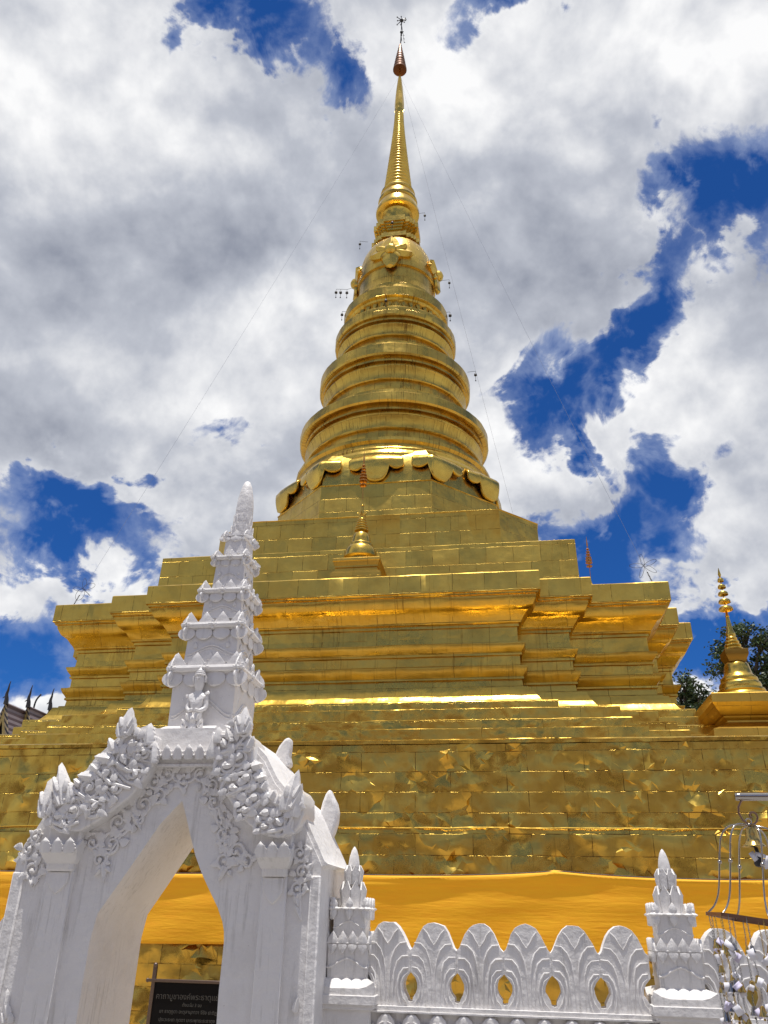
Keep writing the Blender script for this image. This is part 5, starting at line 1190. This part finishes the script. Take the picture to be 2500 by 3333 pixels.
rg = random.Random(11)
def chain(p, n_, metal, label):
    """a wishing chain: chain links, little bells and written paper slips"""
    t = thing("wish_chain", label, "chain", p[0], p[1], p[2], "chains of little bells and paper wishes")
    m = MB(); L = 1.25
    m.tube([tuple(Vector(p) + Vector((.0, .010 * sin(a), .004 + .012 * cos(a)))) for a in [j * .785 for j in range(9)]], .0016, 5)
    z = 0; x = 0; sw = rg.uniform(-.035, .05)
    k = 0
    while z < L:                                          # links alternate edge on and flat on
        c = Vector(p) + Vector((sw * (z / L) * 1.6 + .003 * sin(z * 30), .004 * sin(z * 20), -z - .012))
        ax = Vector((1, 0, 0)) if k % 2 else Vector((0, 1, 0))
        m.tube([tuple(c + ax * .0042 * sin(a) + Vector((0, 0, .0085 * cos(a)))) for a in [j * 1.0472 for j in range(7)]], .0014, 4)
        z += .0135; k += 1
    m.build("links", metal, t)
    zz_ = rg.uniform(.10, .17)
    while zz_ < L:
        c = Vector(p) + Vector((sw * (zz_ / L) * 1.6 + rg.uniform(-.012, .012), -.014 + rg.uniform(-.01, .01), -zz_)); s_ = rg.uniform(.95, 1.5)
        b = MB(); b.lathe([(.004 * s_, c.z + .012 * s_), (.010 * s_, c.z + .008 * s_), (.0125 * s_, c.z - .006 * s_), (.017 * s_, c.z - .018 * s_), (.019 * s_, c.z - .022 * s_), (.012 * s_, c.z - .018 * s_)], 14, c.x, c.y, cap=False)
        b.tube([(c.x, c.y, c.z + .01), (c.x, c.y, c.z - .034 * s_)], .0012, 4); b.ball((c.x, c.y, c.z - .032 * s_), .005 * s_, 6)
        b.build("small_bell", rg.choice([BRASS, BRASS, BRASS, NICKEL]), t)
        if rg.random() < .85:
            for q in range(rg.choice([1, 1, 2])):
                w_, h_ = rg.uniform(.022, .040), rg.uniform(.030, .056); an = rg.uniform(-60, 60); tw = rg.uniform(-.7, .7); cu = rg.uniform(-.012, .012)
                ca, sa = cos(R(an)), sin(R(an)); vs = []; ox, oz, oy = rg.uniform(-.028, .028), rg.uniform(-.05, .005), rg.uniform(-.035, -.005)
                for i in range(5):
                    for j in (0, 1):
                        X = (i / 4 - .5) * w_; Z = (j - .5) * h_; vs.append((c.x + ox + X * ca - Z * sa, c.y + oy + tw * X + cu * math.sin(pi * i / 4), c.z + oz + X * sa + Z * ca))
                b = MB(); b.add(vs, [(2 * i, 2 * i + 2, 2 * i + 3, 2 * i + 1) for i in range(4)]); o = b.build("paper_tag", rg.choice([PAPER, PAPER, PAPER, PAPER_L]), t, sharp=12)
                md = o.modifiers.new("thickness", 'SOLIDIFY'); md.thickness = .0008
        zz_ += rg.uniform(.085, .18)
def on_rail(i, q): return tuple(Vector(H[i % 6]).lerp(Vector(H[(i + 1) % 6]), q) + Vector((0, 0, -.012)))
spots = []
for i in range(6):
    for q in (.12, .5, .85): spots.append(on_rail(i, q))
spots.sort(key=lambda p: p[0])
ordn = ["first", "second", "third", "fourth", "fifth", "sixth", "seventh", "eighth", "ninth", "tenth", "eleventh", "twelfth"]
vis = [p for p in spots if p[0] < 1.36]
for k, p in enumerate(vis):
    chain(p, 6, rg.choice([BRASS, NICKEL, NICKEL, NICKEL]), "chain of little bells and paper slips, %s from the left end of the rail" % ordn[k])

# ------------------------------------------------------------------ temple hall beyond the terrace, left
hall = thing("temple_hall", "dark temple hall with three striped gables and hooked roof finials, far left", "temple", -34.0, 56.0, GZ)
def gable(u, w, z, length):
    prof = [(0, 0), (.28, -.9), (.62, -2.0), (1.05, -3.2), (1.6, -4.5), (2.5, -6.2)]
    rf = MB()
    for s_ in (-1, 1):
        top = [(u + s_ * x, z + y) for x, y in prof]; L = []
        for ww in (w + .1, w + length): L.append([(a, ww, b) for a, b in top] + [(a - s_ * .18, ww, b - .12) for a, b in top[::-1]])
        rf.loops(L)
    r = rf.build("roof", TILE, hall, sharp=60)
    wl = MB(); wl.prism([(u + x * .88, z + y - .35) for x, y in prof] + [(u - x * .88, z + y - .35) for x, y in prof[:0:-1]], w + .35, w + .5); wl.build("gable_wall", DARKWOOD, r)
    bd = MB(); gb = MB()
    for s_ in (-1, 1):
        o = [(u + s_ * x, z + y) for x, y in prof]; i1 = [(u + s_ * max(0, x - .16), z + y - .12) for x, y in prof]; i2 = [(u + s_ * max(0, x - .34), z + y - .34) for x, y in prof]
        bd.prism(o + i1[::-1], w - .02, w + .12); gb.prism([(a, b) for a, b in i1] + i2[::-1], w + .02, w + .10)
    bd.build("bargeboard", ZEBRA, r, sharp=30); gb.build("gilt_board", GILTWOOD, r, sharp=30)
    c = MB(); pts = smooth([(u, w, z - .15), (u, w - .03, z + .2), (u - .05, w - .06, z + .52), (u + .02, w - .1, z + .82), (u + .09, w - .2, z + 1.12), (u + .20, w - .3, z + 1.36)]); n = len(pts)
    c.tube(pts, [.16 * (1 - i / n) ** 1.25 + .02 for i in range(n)], 7); c.leaf((u - .10, w, z + .45), (-1, 0, -.6), (0, -1, 0), .12, .3, .04, .02, 'tri'); c.build("roof_finial", BLACKWOOD, r)
a0 = SP(20, 2285, 50); gable(a0[0], 50, a0[1], 2.6); a1 = SP(92, 2296, 52.2); gable(a1[0], 52.2, a1[1], 2.6); a2 = SP(163, 2304, 54.4); gable(a2[0], 54.4, a2[1], 6)
m = MB(); hk = SP(112, 2296, 60); m.tube(smooth([(hk[0], 60, hk[1] - .6), (hk[0], 60, hk[1]), (hk[0] + .1, 60, hk[1] + .5), (hk[0] + .4, 60, hk[1] + .9)]), .07, 6); m.build("roof_finial", BLACKWOOD, hall)
m = MB(); m.box(-36.5, -31.6, 50.4, 60, GZ, 9.5); m.build("hall_wall", DARKWOOD, hall)

# ------------------------------------------------------------------ trees behind the right corner
def tree(u, w, crown, label, seed, nleaf=5200, leafsz=.24):
    """crown: list of (du, dw, z, radius) lumps of foliage"""
    rt = random.Random(seed); t = thing("tree", label, "tree", u, w, GZ)
    zl = min(c[2] for c in crown)
    m = MB(); m.tube(smooth([(u, w, GZ), (u + .1, w, zl * .5), (u - .1, w, zl)]), [.42 - .02 * k for k in range(9)], 9)
    tips = []
    for c in crown:
        e = Vector((u + c[0], w + c[1], c[2])); b = Vector((u + c[0] * .15, w + c[1] * .15, zl + (c[2] - zl) * .3 - c[3] * .5)); mid = b.lerp(e, .5) + Vector((rt.uniform(-.3, .3), 0, rt.uniform(0, .4)))
        m.tube(smooth([(u, w, zl - .5), tuple(b), tuple(mid), tuple(e)]), [.2 - .014 * k for k in range(13)], 6)
        for k in range(7):
            d = Vector((rt.gauss(0, 1), rt.gauss(0, 1), rt.gauss(.2, .8))).normalized() * c[3] * rt.uniform(.7, 1.12); m.tube([tuple(e.lerp(b, .25)), tuple(e + d * .5 + Vector((0, 0, .1))), tuple(e + d)], [.06, .035, .012], 4); tips.append(e + d)
    m.build("trunk", BARK, t)
    vs = []; fs = []; tot = sum(c[3] ** 2 for c in crown)
    for c in crown:
        e = Vector((u + c[0], w + c[1], c[2])); clumps = []
        for k in range(int(12 + 10 * c[3])):
            d = Vector((rt.gauss(0, 1), rt.gauss(0, 1), rt.gauss(0, .85))).normalized() * c[3] * rt.uniform(.35, 1.05); clumps.append((e + d, rt.uniform(.22, .5) * (.6 + .25 * c[3])))
        for k in range(int(nleaf * c[3] ** 2 / tot)):
            p, rr = rt.choice(clumps); p = p + Vector((rt.gauss(0, .5), rt.gauss(0, .5), rt.gauss(0, .38))) * rr
            a = Vector((rt.gauss(0, 1), rt.gauss(0, 1), rt.gauss(-.3, .6))).normalized(); b = a.cross(Vector((rt.gauss(0, 1), rt.gauss(0, 1), rt.gauss(0, 1)))).normalized(); s_ = leafsz * rt.uniform(.55, 1.2); o = len(vs)
            vs += [tuple(p), tuple(p + a * s_ * .5 + b * s_ * .26), tuple(p + a * s_), tuple(p + a * s_ * .5 - b * s_ * .26)]; fs.append((o, o + 1, o + 2, o + 3))
    m = MB(); m.add(vs, fs); m.build("crown", LEAF, t, sharp=180)
def at(x, y, w): return SP(x, y, w)
def crown_of(lst, w, u0): return [(at(x, y, w)[0] - u0, dw, at(x, y, w)[1], r) for x, y, r, dw in lst]
w = 50; u0 = at(2255, 2300, w)[0]
tree(u0, w, crown_of([(2225, 2225, .8, 0), (2255, 2250, 1.1, .5), (2300, 2290, 1.0, 0), (2215, 2280, 1.1, .6), (2260, 2310, 1.3, -.4), (2310, 2345, 1.1, .4), (2220, 2350, 1.3, 0), (2280, 2380, 1.3, 0), (2195, 2400, 1.2, 0), (2260, 2440, 1.4, 0)], w, u0), "dark bushy tree between the golden cornice and the corner stupa", 21, 6200)
w = 47; u0 = at(2460, 2300, w)[0]
tree(u0, w, crown_of([(2385, 2065, .75, 0), (2430, 2050, .8, .5), (2480, 2090, .8, 0), (2350, 2110, .6, .3), (2340, 2170, .75, 0), (2365, 2150, .5, -.4), (2500, 2150, 1.0, 0), (2530, 2090, .9, .3), (2480, 2200, 1.0, .5), (2505, 2250, 1.1, 0), (2400, 2090, .6, .8), (2460, 2260, 1.0, .6), (2540, 2200, 1.0, 0), (2390, 2190, .45, .5)], w, u0), "tall open tree behind the umbrella spire of the corner stupa", 33, 6500)

# ------------------------------------------------------------------ unseen dark hall, added behind the viewer to darken the gilt's reflections
vh = thing("added_dark_hall", "long dark roofed hall added unseen behind the viewer, for the gilt sheets to mirror", "temple", 2, -16, GZ)
m = MB(); m.box(-34, 38, -17, -16, GZ, 6.5); m.build("front_wall", simple("dark_hall_render", (0.22, 0.17, 0.13), 0.8), vh)
for k in range(13):
    m = MB(); m.box(-33.4 + 5.8 * k, -32.8 + 5.8 * k, -14.2, -13.6, GZ, 5.0); m.build("column", WHITE, vh)
m = MB(); m.loops([[(x, -12.6, 4.7), (x, -12.6, 4.9), (x, -17, 7.8), (x, -23, 14.5), (x, -23.4, 14.5), (x, -17, 7.5)] for x in (-36, 40)]); m.build("roof", simple("dark_roof_tiles", (0.10, 0.045, 0.03), 0.6), vh)
